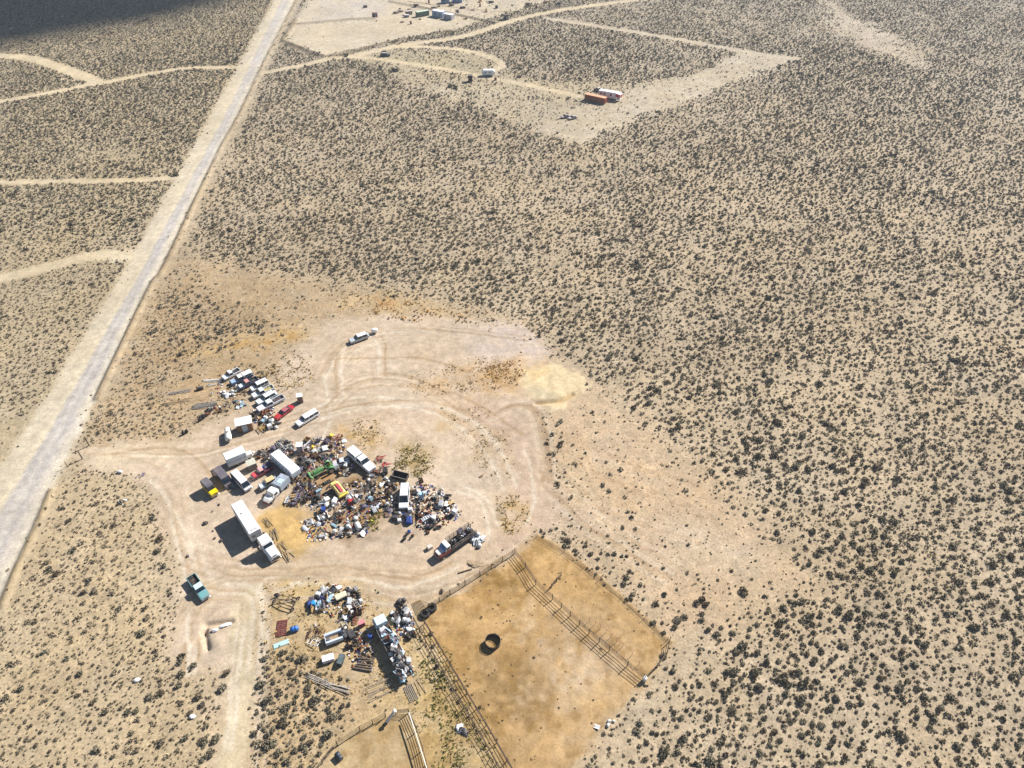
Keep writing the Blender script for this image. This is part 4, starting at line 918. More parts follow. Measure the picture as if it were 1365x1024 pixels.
MB().tube((-L/2+1.75, 0, 1.7), (-L/2+1.6, 0, 2.05), .03).lathe([(.2, 0), (.22, .02), (.2, .04)], 14, 'Z', (-L/2+1.6, 0, 2.05), True).build('steering_wheel', DARK, t)
MB().tube((L/2-1.0, .15, 1.6), (L/2-1.0, .15, 2.4), .05).build('exhaust_pipe', DARK, t)
MB().box((L/2+.6, 0, 1.0), (.25, 1.9, .6), ry=.5).tube((L/2+.5, .6, 1.0), (L/2-1.8, .6, 1.4), .07).tube((L/2+.5, -.6, 1.0), (L/2-1.8, -.6, 1.4), .07).build('front_loader', M('#7cc07a'), t)
def implement(label, px, yaw, col, w=3.2, n=6, wr=.45, cat='implement'):
    x, y = G(*px); t = thing('farm_implement', label, cat, (x, y), yaw); m = M(col, rough=.85, var=.3)
    MB().tube((0, -w/2, .7), (0, w/2, .7), .09).tube((.8, -w/2, .6), (.8, w/2, .6), .07).tube((0, 0, .7), (2.2, 0, .5), .08).tube((0, -w*.3, .7), (2.2, 0, .5), .06).tube((0, w*.3, .7), (2.2, 0, .5), .06).build('tool_frame', m, t)
    for k in range(n):
        y_ = -w/2+w*(k+.5)/n; MB().path([(0, y_, .7), (-.35, y_, .6), (-.3, y_, .25), (-.05, y_, .03)], .035).build('tine', m, t)
    for s in (1, -1): wheel(t, .4, s*(w/2+.2), wr, .16)
    return t
implement('dark red farm implement with drum at the top edge of the scrap heap', (447, 588), 1.2, '#7a2420', 2.6, 5)
implement('rusty orange cultivator in the machinery behind the small shed', (350, 551), .4, '#9a5028', 2.8, 6)
implement('yellow and rust tine frame right of the small shed', (347, 574), .7, '#b08a38', 2.2, 5, .3)
implement('red small tiller just right of the white camper pickup', (504, 614), .6, '#a01c1c', 1.4, 4, .32)
implement('red iron walk behind mower below the small red tiller', (511, 622), .2, '#b8203c', 1.3, 4, .3)
# harrow on four wheels
cx, cy = G(384, 803); t = thing('hay_rake', 'skeletal brown hay rake on wheels at the lower left scrap', 'farm rake', (cx, cy), 0)
pw = [Vector((*G(a, b), 0))-Vector((cx, cy, 0)) for a, b in ((366, 804), (369, 795), (398, 800), (390, 815))]
mm = MB(); Z = Vector((0, 0, .55))
mm.path([pw[0]+Z, pw[0].lerp(pw[3], .5)+Z+Vector((0, -.4, 0)), pw[3]+Z], .09).path([pw[1]+Z, pw[2]+Z], .07).path([pw[0]+Z, pw[2]+Z], .08).tube(pw[2]+Z, pw[3]+Z, .09)
mm.build('tool_frame', PIPE, t)
for k in range(5):
    a = pw[3].lerp(pw[2], k/4); b_ = a+Vector((-2.6+.2*k, .7, 0))
    MB().path([a+Z, b_+Vector((0, 0, .4)), b_+Vector((-.3, 0, .05))], .05).build('rake_bar', PIPE, t)
for p in pw:
    o = wheel(t, p.x, p.y, .48, .14); o.rotation_euler = (0, 0, random.uniform(.2, 1.0))
# small white trailer behind the grey wagon
x, y = G(499.5, 444); t = thing('tank_trailer', 'tiny white rounded trailer behind the lone grey wagon', 'trailer', (x, y), .35)
MB().lathe([(.001, -.95), (.45, -.9), (.62, -.7), (.62, .7), (.45, .9), (.001, .95)], 16, 'X', (0, 0, .95)).build('tank_shell', WH, t, True); MB().box((-1.1, 0, .4), (1.6, .1, .1)).build('tow_bar', STEEL, t)
for s in (1, -1): wheel(t, 0, s*.7, .3, .16)
# black trough
P = [P3(524, 632, .6), P3(543, 637, .6)]; c = (P[0]+P[1])/2; d = P[1]-P[0]
t = thing('trough', 'long black open top trough at the right edge of the scrap', 'trough', c.xy, math.atan2(d.y, d.x)); L = d.length
m_ = MB(); Wd = 1.7
for s in (1, -1): m_.box((0, s*Wd/2, .55), (L, .07, 1.0), rx=-s*.12)
for s in (1, -1): m_.box((s*L/2, 0, .55), (.07, Wd, 1.0))
m_.build('wall', M('#3c3a3a', rough=.8), t); MB().box((0, 0, .08), (L, Wd, .08)).build('floor', M('#181818', rough=.9), t)
m_ = MB().box((0, Wd/2+.06, 1.07), (L, .1, .06)).box((0, -Wd/2-.06, 1.07), (L, .1, .06)); m_.build('rim', M('#8a8680'), t)

# ------------------------------------------------------------------ fences and gates
def dens_line(P, step):
    out = [P[0]]
    for a, b_ in zip(P[:-1], P[1:]):
        n = max(1, int(round(np.hypot(*(b_-a))/step)))
        out += [a+(b_-a)*(k+1)/n for k in range(n)]
    return np.array(out)
POSTM = {}
def pipe_fence(label, pts, rails, h, step, m=PIPE, pr=.08, rr=.042, name='pipe_fence', group=None, tall=()):
    P = dens_line(W(pts), step); o0 = P[0]
    t = thing(name, label, 'fence', o0, 0, group, z=0)
    for i, p in enumerate(P):
        hh = h*1.12 if i not in tall else tall[i] if isinstance(tall, dict) else h*1.12
        k = (round(hh, 2), m.name, pr)
        if k not in POSTM: POSTM[k] = MB().tube((0, 0, -.3), (0, 0, hh), pr, 8).mesh('post', m)
        link('post', POSTM[k], t, (p[0]-o0[0], p[1]-o0[1], z0(*p)), (random.uniform(-.05, .05), random.uniform(-.05, .05), 0))
    zs = [z0(*p) for p in P]
    for r_ in range(rails):
        z = h*(r_+1)/rails-.05
        mb = MB()
        for i in range(len(P)-1):
            mb.tube((P[i][0]-o0[0], P[i][1]-o0[1], zs[i]+z+random.uniform(-.03, .03)), (P[i+1][0]-o0[0], P[i+1][1]-o0[1], zs[i+1]+z+random.uniform(-.03, .03)), rr, 6)
        mb.build('rail', m, t)
    return t
pipe_fence('brown pipe rail fence closing the upper left side of the big corral', [(572, 812), (600, 793), (640, 768), (684, 740)], 4, 1.6, 3.0)
pipe_fence('curved brown pipe rail fence dividing the big corral lengthwise', [(686, 739), (700, 757), (714, 780), (736, 800), (760, 822), (785, 845), (812, 868), (836, 888), (858, 905)], 4, 1.75, 3.2)
pipe_fence('short leaning fence across the lower right end of the big corral', [(860, 906), (876, 890), (889, 872), (892, 856)], 3, 1.5, 3.0)
pipe_fence('inner brown pipe fence along the left side of the big corral', [(566, 832), (582, 858), (600, 888), (622, 925), (648, 968), (690, 1040)], 4, 1.6, 3.2)
pipe_fence('outer thin wire and pipe fence along the lane left of the big corral', [(552, 828), (568, 858), (592, 900), (618, 945), (648, 995), (676, 1045)], 3, 1.4, 3.6, rr=.035)
pipe_fence('short stub fence jutting into the narrow right lane of the big corral', [(735, 784), (742, 776), (748, 768)], 3, 1.4, 2.0)
pipe_fence('brown pipe fence on the upper left of the small bottom corral', [(430, 1018), (450, 994), (480, 974), (514, 956)], 3, 1.5, 3.0)
pipe_fence('brown pipe fence with pale top rail right of the small bottom corral', [(528, 952), (545, 950), (556, 975), (564, 1000), (574, 1040)], 5, 1.6, 3.0)
pipe_fence('line of pink steel posts along the corral divider', [(786, 828), (800, 838), (815, 849), (830, 862), (842, 874), (852, 886)], 1, 1.3, 1.6, M('#b46a72', rough=.6), .04, .02, 'post_fence')
pipe_fence('low wire fence with thin posts along the ridge behind the corral', [(716, 716), (752, 736), (780, 756), (800, 773), (830, 797), (860, 824), (890, 853)], 2, .9, 5.0, M('#7a6a58', rough=.8), .04, .015, 'wire_fence')
# white top rail of the bottom corral
a = P3(545, 950, 1.72); b_ = P3(572, 1035, 1.72)
t = tag(MB().tube(a, b_, .11, 8).build('top_pole', M('#e6dccb', rough=.8)), 'long pale pole lying along the bottom corral fence top', 'pole')
a = P3(516, 962, .4); b_ = P3(526, 948, 2.4)
o = MB().tube(a, b_, .35, 10, .2).blob((b_.x, b_.y, b_.z), (.4, .35, .35), 5).build('wrapped_post', M('#e8e2d8', rough=.9, var=.2)); tag(o, 'leaning corner post wrapped in white sheet at the bottom corral', 'post')
# entrance posts with their long crossbar
def gate_post(label, base, top_h, arm):
    x, y = G(*base); t = thing('gate_post', label, 'gate post', (x, y), 0)
    MB().tube((0, 0, -.3), (0, 0, top_h), .13, 8).build('post', M('#5a4a3a', rough=.9), t); MB().tube((0, 0, top_h-.15), (arm[0], arm[1], top_h-.5), .06).build('brace', PIPE, t)
gate_post('upper tall wooden post at the yard entrance by the road', (119, 594), 3.0, (.9, .7)); gate_post('lower tall wooden post at the yard entrance by the road', (110, 612), 3.0, (-.9, -.5))
x, y = G(91, 623); o = MB().tube((x, y, 0), (x-.2, y+.1, 1.9), .08).build('fence_stub', PIPE); tag(o, 'single short post at the road edge below the entrance posts', 'post')
# slatted gate panel by the tyres
P = [P3(549, 805, .1), P3(560, 800, .1), P3(575, 806, .9), P3(561, 814, .9)]
t = tag(bpy.data.objects.new('leaning_gate', None), 'tan slatted pipe gate panel leaning at the corral corner', 'gate', None); COL.objects.link(t); c = sum(P, Vector())/4; t.location = c
m_ = MB()
for k in range(8):
    u = k/7; m_.tube(P[0].lerp(P[1], u)-c, P[3].lerp(P[2], u)-c, .05)
m_.build('bars', M('#a08556', rough=.8), t); MB().tube(P[0]-c, P[1]-c, .06).tube(P[3]-c, P[2]-c, .06).build('end_rail', M('#a08556', rough=.8), t)
# round bale feeder
x, y = G(657, 858); t = thing('ring_feeder', 'round dark steel feeder ring standing in the big corral', 'feeder', (x, y))
m_ = MB().lathe([(1.42, .02), (1.46, .02), (1.46, .95), (1.42, .95)], 40, 'Z', close=True); m_.build('skirt', M('#2e2a28', rough=.7, var=.25), t)
for z in (1.12,): MB().lathe([(1.40, z-.03), (1.47, z-.03), (1.47, z+.03), (1.40, z+.03)], 40, 'Z', close=True).build('hoop', M('#2e2a28', rough=.7), t)
for k in range(16):
    q = 2*PI*k/16; MB().tube((1.44*math.cos(q), 1.44*math.sin(q), .6), (1.44*math.cos(q+.12), 1.44*math.sin(q+.12), 1.12), .03, 6).build('bar', M('#2e2a28', rough=.7), t)

# ------------------------------------------------------------------ scrap: kinds of items, each a small mesh about 1 unit in its natural size
def k_tyre(s):
    r = .36; return MB().lathe([(r*.58, -.10), (r*.92, -.12), (r, -.08), (r, .08), (r*.92, .12), (r*.58, .10)], 16, 'Z', (0, 0, .12), True)
def k_drum(s):
    return MB().lathe([(.001, .88), (.27, .88), (.29, .9), (.29, .62), (.305, .6), (.29, .58), (.29, .32), (.305, .3), (.29, .28), (.29, 0), (.001, 0)], 16)
def k_crate(s):
    m_ = MB(); r = random.Random(s); L, Wd, H = r.uniform(.7, 1.2), r.uniform(.6, .9), r.uniform(.4, .8)
    m_.box((0, 0, .04), (L, Wd, .06))
    for z in np.linspace(.16, H-.08, 3):
        for q in (1, -1): m_.box((0, q*Wd/2, z), (L, .03, .14)).box((q*L/2, 0, z), (.03, Wd-.06, .14))
    for a in (1, -1):
        for b_ in (1, -1): m_.box((a*(L/2-.05), b_*(Wd/2-.05), H/2), (.07, .07, H))
    return m_
def k_box(s):
    r = random.Random(s); L, Wd, H = r.uniform(.7, 1.3), r.uniform(.5, .9), r.uniform(.4, .9)
    return MB().box((0, 0, H/2), (L, Wd, H), ch=.04).box((0, 0, H+.02), (L*.8, Wd*.8, .05)).box((L/2+.02, 0, H*.5), (.03, Wd*.5, H*.4))
def k_bag(s): return MB().blob((0, 0, .25), (.42, .36, .33), s, .35, 10, 7).box((.1, .05, .56), (.12, .08, .14), rz=.4)
def k_appliance(s):
    m_ = MB().box((0, 0, .45), (.68, .66, .9), ch=.03).box((0, .28, .98), (.66, .1, .16), ch=.02); m_.lathe([(.001, 0), (.2, 0), (.24, .03), (.2, .05), (.001, .05)], 14, 'Y', (0, -.36, .45)); return m_
def k_fridge(s): return MB().box((0, 0, .33), (1.7, .72, .62), ch=.05).box((-.3, 0, .66), (1.0, .68, .06), ch=.02).box((.55, 0, .66), (.55, .68, .06), ch=.02).box((0, .38, .5), (.5, .04, .05))
def k_engine(s):
    m_ = MB().box((0, 0, .35), (.6, .45, .5), ch=.06).box((0, .2, .6), (.5, .2, .16), rx=.5).box((0, -.2, .6), (.5, .2, .16), rx=-.5).tube((.3, 0, .3), (.46, 0, .3), .2, 12).tube((-.3, 0, .25), (-.8, 0, .2), .18, 10, .09)
    for k in range(3): m_.tube((-.2+.2*k, .28, .5), (-.2+.2*k, .4, .2), .04, 6)
    return m_
def k_plank(s): return MB().box((0, 0, .05), (2.2, .2, .05)).box((.3, .22, .04), (1.9, .18, .05), rz=.06)
def k_sheet(s):
    m_ = MB(); r = random.Random(s); vs = []; nx_, ny_ = 13, 5
    for j in range(ny_):
        for i in range(nx_): vs.append((-.9+1.8*i/(nx_-1), -.5+1.0*j/(ny_-1)+r.uniform(-.03, .03), .12+.05*math.sin(i*2.2)+.12*math.sin(j*1.3+s)+r.uniform(0, .05)))
    k = len(vs); vs += [(a, b_, c-.02) for a, b_, c in vs]
    fs = [(j*nx_+i, j*nx_+i+1, (j+1)*nx_+i+1, (j+1)*nx_+i) for j in range(ny_-1) for i in range(nx_-1)]
    return m_.add(vs, fs+[tuple(q+k for q in f[::-1]) for f in fs])
def k_pipe(s): return MB().tube((-1.2, 0, .06), (1.2, 0, .06), .055, 8).tube((-1.0, .14, .06), (1.3, .2, .07), .045, 8)
def k_door(s):
    return MB().loft([[(-.5, y, 0), (.5, y, 0), (.52, y, .5), (.35, y, .62), (-.35, y, .62), (-.52, y, .5)] for y in (.0, .09)]).box((0, .1, .35), (.18, .05, .05)).box((0, .03, .9), (.05, .04, .5)).tube((-.35, .04, .6), (-.2, .04, 1.0), .025, 6).tube((-.2, .04, 1.0), (.3, .04, 1.0), .025, 6).tube((.3, .04, 1.0), (.4, .04, .6), .025, 6)
def k_hood(s): return MB().loft([[(-.65+1.3*k/4, -.7, .1+.1*math.sin(PI*k/4)), (-.65+1.3*k/4, .7, .1+.1*math.sin(PI*k/4)), (-.65+1.3*k/4, .55, .2+.12*math.sin(PI*k/4)), (-.65+1.3*k/4, -.55, .2+.12*math.sin(PI*k/4))] for k in range(5)])
def k_wheelrim(s): return MB().lathe([(.3, -.1), (.34, -.12), (.34, .12), (.3, .1), (.18, .02), (.001, .05)], 14, 'Z', (0, 0, .14))
def k_frame(s): return MB().path([(-.8, -.4, .1), (.8, -.4, .1), (.8, .4, .1), (-.8, .4, .1), (-.8, -.4, .1)], .05).tube((-.3, -.4, .1), (-.3, .4, .1), .04).tube((.3, -.4, .1), (.3, .4, .1), .04).path([(-.8, -.4, .1), (-.7, -.3, .8), (-.7, .3, .8), (-.8, .4, .1)], .04)
def k_pallet(s):
    m_ = MB()
    for k in range(6): m_.box((0, -.5+.2*k, .13), (1.1, .12, .025))
    for x in (-.5, 0, .5): m_.box((x, 0, .06), (.08, 1.1, .09))
    return m_
def k_bucket(s): return MB().lathe([(.001, .01), (.15, 0), (.2, .42), (.215, .42), (.215, .45), (.19, .45), (.14, .04), (.001, .05)], 14)
def k_chair(s):
    m_ = MB().box((0, 0, .45), (.5, .5, .08), ch=.02).box((-.24, 0, .75), (.07, .5, .6), ry=-.15, ch=.02)
    for a in (1, -1):
        for b_ in (1, -1): m_.tube((a*.2, b_*.2, 0), (a*.2, b_*.2, .44), .03, 6)
    return m_
def k_tub(s): return MB().loft([[(x, -w, .5), (x, -w*.8, .1), (x, w*.8, .1), (x, w, .5), (x, w*.85, .5), (x, w*.65, .2), (x, -w*.65, .2), (x, -w*.85, .5)] for x, w in ((-.75, .28), (-.6, .38), (.6, .38), (.75, .28))])
def k_tarp(s): return MB().blob((0, 0, .12), (.9, .7, .3), s, .5, 14, 7)
def k_beam(s): return MB().box((0, 0, .1), (2.6, .16, .18)).box((0, 0, .2), (2.6, .26, .03)).box((0, 0, .02), (2.6, .26, .03))
def k_cyl(s): return MB().lathe([(.001, 1.25), (.05, 1.25), (.06, 1.12), (.12, 1.05), (.12, .02), (.001, 0)], 12)
ITEM = {'tyre': (k_tyre, 'tyre', 'tyre'), 'drum': (k_drum, 'steel drum', 'drum'), 'crate': (k_crate, 'slatted crate', 'crate'), 'storage_box': (k_box, 'metal box', 'box'), 'trash_bag': (k_bag, 'full trash bag', 'bag'),
        'washing_machine': (k_appliance, 'washing machine', 'appliance'), 'refrigerator': (k_fridge, 'refrigerator lying down', 'appliance'), 'engine_block': (k_engine, 'engine block', 'engine'), 'plank': (k_plank, 'pair of planks', 'planks'),
        'metal_sheet': (k_sheet, 'bent corrugated sheet', 'metal sheet'), 'pipe': (k_pipe, 'pair of pipes', 'pipes'), 'car_door_scrap': (k_door, 'loose car door', 'car door'), 'car_hood': (k_hood, 'loose car hood', 'car hood'), 'bare_rim_scrap': (k_wheelrim, 'wheel rim', 'wheel rim'),
        'bent_pipework': (k_frame, 'bent pipe frame', 'frame'), 'pallet': (k_pallet, 'wooden pallet', 'pallet'), 'bucket': (k_bucket, 'plastic bucket', 'bucket'), 'chair': (k_chair, 'old chair', 'chair'), 'bathtub': (k_tub, 'bathtub', 'bathtub'),
        'tarp': (k_tarp, 'crumpled tarp', 'tarp'), 'steel_beam': (k_beam, 'steel beam', 'beam'), 'gas_cylinder': (k_cyl, 'gas cylinder', 'gas cylinder')}
PAL = {'black': '#1c1c1e', 'white': '#eceae6', 'grey': '#8b8984', 'rusty': '#6a3a22', 'blue': '#2b4f9c', 'red': '#a82430', 'yellow': '#e2c238', 'tan': '#b89868', 'dark grey': '#434247', 'silver': '#c2c6ca', 'pale blue': '#a9c8d8', 'green': '#4c8a4a', 'brown': '#5a4030', 'pink': '#d68f96', 'purple grey': '#6a6072'}
IMESH = {}
def item_mesh(kind, colr, v):
    k = (kind, colr, v)
    if k not in IMESH: IMESH[k] = ITEM[kind][0](v).mesh(kind, mat('scrap_'+colr.replace(' ', '_'), hexc(PAL[colr]), .6, 0, .3, 3.5, .35, .16), kind in ('trash_bag', 'tarp', 'drum', 'gas_cylinder'))
    return IMESH[k]
LM = [(424, 628, 'the green tractor'), (447, 588, 'the dark red implement'), (380, 618, 'the white windowed trailer'), (481, 612, 'the white camper pickup'), (455, 614, 'the silver car wreck'), (538, 660, 'the white van in the scrap'), (533, 633, 'the black trough'),
      (504, 617, 'the red tillers'), (452, 652, 'the red and yellow machine'), (400, 592, 'the grey tall shed'), (372, 652, 'the old white truck'), (386, 706, 'the golden hay patch'), (348, 626, 'the faded red pickup'), (324, 566, 'the small white roofed shed'), (350, 550, 'the orange cultivator'),
      (605, 722, 'the stake truck'), (518, 860, 'the scrap flatbed truck'), (444, 850, 'the pale bed trailer'), (418, 807, 'the lower blue barrel'), (455, 795, 'the cream mattress'), (378, 549, 'the red car'), (409, 556, 'the long white wagon'), (438, 877, 'the white chest'),
      (310, 605, 'the white cargo box'), (565, 815, 'the two big tyres'), (300, 642, 'the stripped grey truck'), (310, 523, 'the white scrap litter'), (488, 688, 'the curved weed strip'), (470, 712, 'the white barrel at the heap foot'), (580, 702, 'the dark tyre arc'), (500, 660, 'the rusty brown beam pile'), (282, 540, 'the grey plank stack')]
USED = {}
DIRW = (('right of', 1, 0), ('left of', -1, 0), ('above', 0, -1), ('below', 0, 1))
def where(px, py):
    a = min(LM, key=lambda l: (l[0]-px)**2+(l[1]-py)**2); dx, dy = px-a[0], py-a[1]
    d = math.hypot(dx, dy)
    if d < 7: return 'right beside '+a[2]
    w_ = max(DIRW, key=lambda q: q[1]*dx+q[2]*dy)[0]
    return ('just ' if d < 16 else 'further ')+w_+' '+a[2]
def scrap(kind, colr, px, py, zl=0.0, s=1.0, yaw=None, tilt=.25, label=None, rnd=random, place=None, xy=None, seen=True):
    x, y = xy if xy else G(px, py)
    o = link(kind, item_mesh(kind, colr, rnd.randint(0, 1) if kind in ('crate', 'storage_box', 'trash_bag', 'metal_sheet', 'tarp') else 0), None, (x, y, z0(x, y)+zl), (rnd.uniform(-tilt, tilt), rnd.uniform(-tilt, tilt), rnd.uniform(0, 6.28) if yaw is None else yaw))
    o.scale = (s, s, s)
    if not label:
        w_ = place or where(px, py); label = f'{colr} {ITEM[kind][1]} {w_}'; g = f'{ITEM[kind][2]} pieces among the scrap'
        USED.setdefault(label, []).append((o, g))
    tag(o, label, ITEM[kind][2]); return o
def in_poly(p, P):
    c = False; n = len(P)
    for i in range(n):
        (x1, y1), (x2, y2) = P[i], P[(i+1) % n]
        if (y1 > p[1]) != (y2 > p[1]) and p[0] < x1+(p[1]-y1)*(x2-x1)/(y2-y1): c = not c
    return c
def heap(P, n, kinds, cols, seed, zmax=.4, smin=.8, smax=1.5, gap=4.2):
    r = random.Random(seed); xs = [p[0] for p in P]; ys = [p[1] for p in P]; pts = []; tries = 0
    while len(pts) < n and tries < n*60:
        tries += 1; p = (r.uniform(min(xs), max(xs)), r.uniform(min(ys), max(ys)))
        if in_poly(p, P) and all((p[0]-q[0])**2+(p[1]-q[1])**2 > (gap if tries < n*20 else gap*.7)**2 for q in pts) and all(abs(p[0]-a)+abs(p[1]-b_) > c for a, b_, c in KEEP): pts.append(p)
    for p in pts:
        k = r.choice(kinds); cl = r.choice(cols)
        if k == 'tyre': cl = 'black'
        if k in ('washing_machine', 'refrigerator', 'bathtub'): cl = r.choice(('white', 'silver', 'pale blue'))
        if k in ('plank', 'pallet', 'crate'): cl = r.choice(('tan', 'brown', 'grey'))
        if k == 'engine_block': cl = r.choice(('rusty', 'dark grey', 'black'))
        s = r.uniform(smin, min(smax, MAXS.get(k, 9)))
        if k in ('trash_bag', 'tarp') and cl in ('yellow', 'pale blue', 'green', 'red', 'blue', 'rusty') and r.random() < .75: cl = r.choice(('white', 'dark grey', 'black', 'silver', 'purple grey'))
        scrap(k, cl, p[0], p[1], r.choice((0, 0, r.uniform(0, zmax))), s, None, .35, None, r)
MAXS = {'refrigerator': 1.05, 'tarp': 1.0, 'bathtub': 1.1, 'plank': 1.2, 'steel_beam': 1.1, 'pipe': 1.2, 'car_hood': 1.1, 'metal_sheet': 1.3}
KEEP = [(380, 618, 20), (481, 612, 22), (455, 614, 13), (424, 626, 16), (538, 660, 16), (533, 634, 12), (372, 653, 20), (348, 627, 18), (400, 596, 9), (334, 620, 9), (447, 588, 8), (504, 616, 11), (452, 652, 13), (511, 622, 7), (360, 640, 12), (324, 566, 17), (347, 574, 6), (395, 640, 3)]
ALLK = ['tyre', 'tyre', 'drum', 'crate', 'storage_box', 'storage_box', 'trash_bag', 'trash_bag', 'washing_machine', 'engine_block', 'engine_block', 'plank', 'metal_sheet', 'pipe', 'car_door_scrap', 'car_hood', 'bare_rim_scrap', 'bent_pipework', 'pallet', 'bucket', 'chair', 'tarp', 'steel_beam', 'refrigerator', 'bathtub', 'gas_cylinder']
ALLC = ['black', 'black', 'dark grey', 'dark grey', 'grey', 'white', 'white', 'silver', 'rusty', 'rusty', 'brown', 'purple grey', 'purple grey', 'blue', 'red', 'tan', 'pale blue', 'yellow', 'green']
DK = ['black', 'dark grey', 'dark grey', 'purple grey', 'grey', 'grey', 'white', 'silver', 'white', 'white', 'black', 'black', 'tan']
BR = ['rusty', 'brown', 'dark grey', 'purple grey', 'tan', 'grey', 'rusty', 'silver', 'white']
MK = ['engine_block', 'bent_pipework', 'steel_beam', 'pipe', 'bare_rim_scrap', 'car_hood', 'tyre', 'storage_box', 'crate', 'drum']
heap([(403, 590), (412, 586), (457, 581), (462, 592), (430, 600), (408, 600)], 24, MK, BR+['red', 'yellow'], 1, .4)
heap([(408, 602), (440, 597), (458, 598), (456, 610), (430, 616), (410, 616)], 20, MK+['chair', 'pallet', 'plank'], BR+['blue', 'yellow', 'white'], 101, .2)
heap([(394, 612), (403, 606), (422, 616), (420, 632), (408, 637), (398, 628)], 26, ['metal_sheet', 'tyre', 'engine_block', 'tarp', 'bent_pipework', 'car_hood', 'storage_box'], ['purple grey', 'dark grey', 'black', 'grey', 'silver', 'brown'], 102, .6)
heap([(440, 622), (468, 620), (476, 630), (462, 636), (446, 634)], 14, ALLK, DK, 103, .4)
heap([(388, 640), (405, 634), (424, 644), (420, 668), (406, 670), (392, 656)], 28, ['pallet', 'plank', 'tyre', 'engine_block', 'metal_sheet', 'bent_pipework', 'crate', 'chair', 'trash_bag'], ['brown', 'purple grey', 'dark grey', 'tan', 'black', 'grey', 'silver'], 104, .5)
heap([(420, 654), (432, 644), (470, 642), (484, 652), (487, 690), (493, 708), (470, 719), (450, 714), (430, 700), (418, 680)], 88, ALLK+['trash_bag']*4+['tyre']*4+['steel_beam', 'plank', 'pipe', 'metal_sheet', 'car_hood'], DK+DK+['blue', 'tan', 'red', 'rusty'], 2, .8, .65, 1.6)
heap([(486, 630), (512, 626), (530, 648), (528, 662), (505, 662), (488, 650)], 27, ALLK, DK+['green', 'black', 'black', 'brown'], 105, .5)
heap([(484, 658), (528, 662), (530, 688), (512, 690), (496, 682)], 26, ALLK, DK+['brown', 'rusty', 'tan'], 106, .5)
heap([(540, 682), (548, 650), (562, 640), (570, 662), (590, 650), (600, 665), (612, 684), (598, 693), (586, 690), (570, 705), (548, 690)], 52, ['plank', 'pipe', 'steel_beam', 'metal_sheet', 'metal_sheet', 'plank', 'storage_box', 'trash_bag', 'trash_bag', 'tyre', 'engine_block', 'bucket', 'washing_machine', 'tarp', 'pipe', 'car_door_scrap', 'drum', 'crate'], ['white', 'white', 'silver', 'silver', 'dark grey', 'black', 'purple grey', 'black', 'tan', 'grey'], 3, .5)
heap([(520, 690), (545, 680), (560, 690), (560, 696), (536, 697)], 10, ['tarp', 'trash_bag', 'storage_box', 'drum'], ['blue', 'dark grey', 'white', 'blue'], 33, .3)
heap([(565, 703), (578, 690), (592, 690), (586, 706), (572, 712)], 12, ['tyre', 'tyre', 'tyre', 'engine_block', 'bare_rim_scrap'], ['black', 'dark grey'], 4, .5)
heap([(410, 812), (420, 795), (436, 783), (452, 778), (456, 784), (446, 792), (438, 805), (428, 815)], 26, ['trash_bag', 'storage_box', 'crate', 'car_door_scrap', 'refrigerator', 'tarp', 'bucket'], ['white', 'dark grey', 'blue', 'black', 'silver', 'purple grey', 'tan'], 5, .4)
heap([(462, 786), (476, 786), (483, 800), (482, 818), (470, 832), (455, 832), (456, 812), (466, 815)], 24, ['trash_bag', 'storage_box', 'engine_block', 'crate', 'tyre', 'bent_pipework', 'metal_sheet'], ['white', 'dark grey', 'black', 'grey', 'rusty', 'silver'], 6, .4)
heap([(522, 818), (538, 814), (548, 820), (553, 845), (545, 852), (540, 832), (528, 836)], 26, ['trash_bag', 'trash_bag', 'tarp', 'tyre', 'storage_box', 'bucket'], ['white', 'silver', 'dark grey', 'black', 'white'], 7, .6)
heap([(334, 552), (345, 545), (360, 543), (362, 552), (350, 557), (338, 560)], 18, ['engine_block', 'bent_pipework', 'steel_beam', 'pipe', 'bare_rim_scrap', 'car_hood'], ['rusty', 'rusty', 'brown', 'black', 'dark grey', 'tan'], 8, .4)
heap([(350, 562), (362, 556), (370, 566), (368, 572), (356, 572)], 15, ['tyre', 'storage_box', 'washing_machine', 'engine_block', 'metal_sheet', 'trash_bag'], ['white', 'grey', 'dark grey', 'black', 'tan'], 9, .4)
heap([(364, 600), (372, 588), (384, 590), (388, 600), (380, 600), (388, 606), (376, 600)], 20, ['metal_sheet', 'bent_pipework', 'storage_box', 'tyre', 'trash_bag', 'engine_block'], ['grey', 'silver', 'purple grey', 'dark grey', 'white'], 10, .5)
heap([(340, 614), (344, 604), (352, 602), (360, 608), (366, 612), (364, 622), (352, 614)], 18, ['plank', 'pallet', 'bent_pipework', 'tyre', 'engine_block', 'metal_sheet'], ['brown', 'dark grey', 'grey', 'purple grey'], 11, .5)
heap([(382, 660), (392, 656), (400, 664), (400, 672), (390, 676), (384, 670)], 18, ['trash_bag', 'metal_sheet', 'storage_box', 'bent_pipework', 'tyre'], ['white', 'silver', 'tan', 'purple grey', 'dark grey'], 12, 1.2, .6, 1.1, 3)
heap([(302, 642), (311, 640), (317, 650), (308, 656)], 16, ['metal_sheet', 'engine_block', 'bent_pipework', 'bucket', 'pipe'], ['white', 'silver', 'grey', 'dark grey', 'tan'], 13, .8, .6, 1.1, 3)
heap([(296, 524), (306, 518), (318, 508), (321, 516), (312, 528), (300, 530)], 15, ['metal_sheet', 'tarp', 'bucket', 'trash_bag', 'car_door_scrap'], ['white', 'white', 'silver'], 14, .1, .7, 1.2, 3)
heap([(312, 535), (322, 535), (328, 541), (318, 545)], 7, ['metal_sheet', 'bathtub', 'plank'], ['white', 'silver'], 15, .1, .7, 1.2, 3)
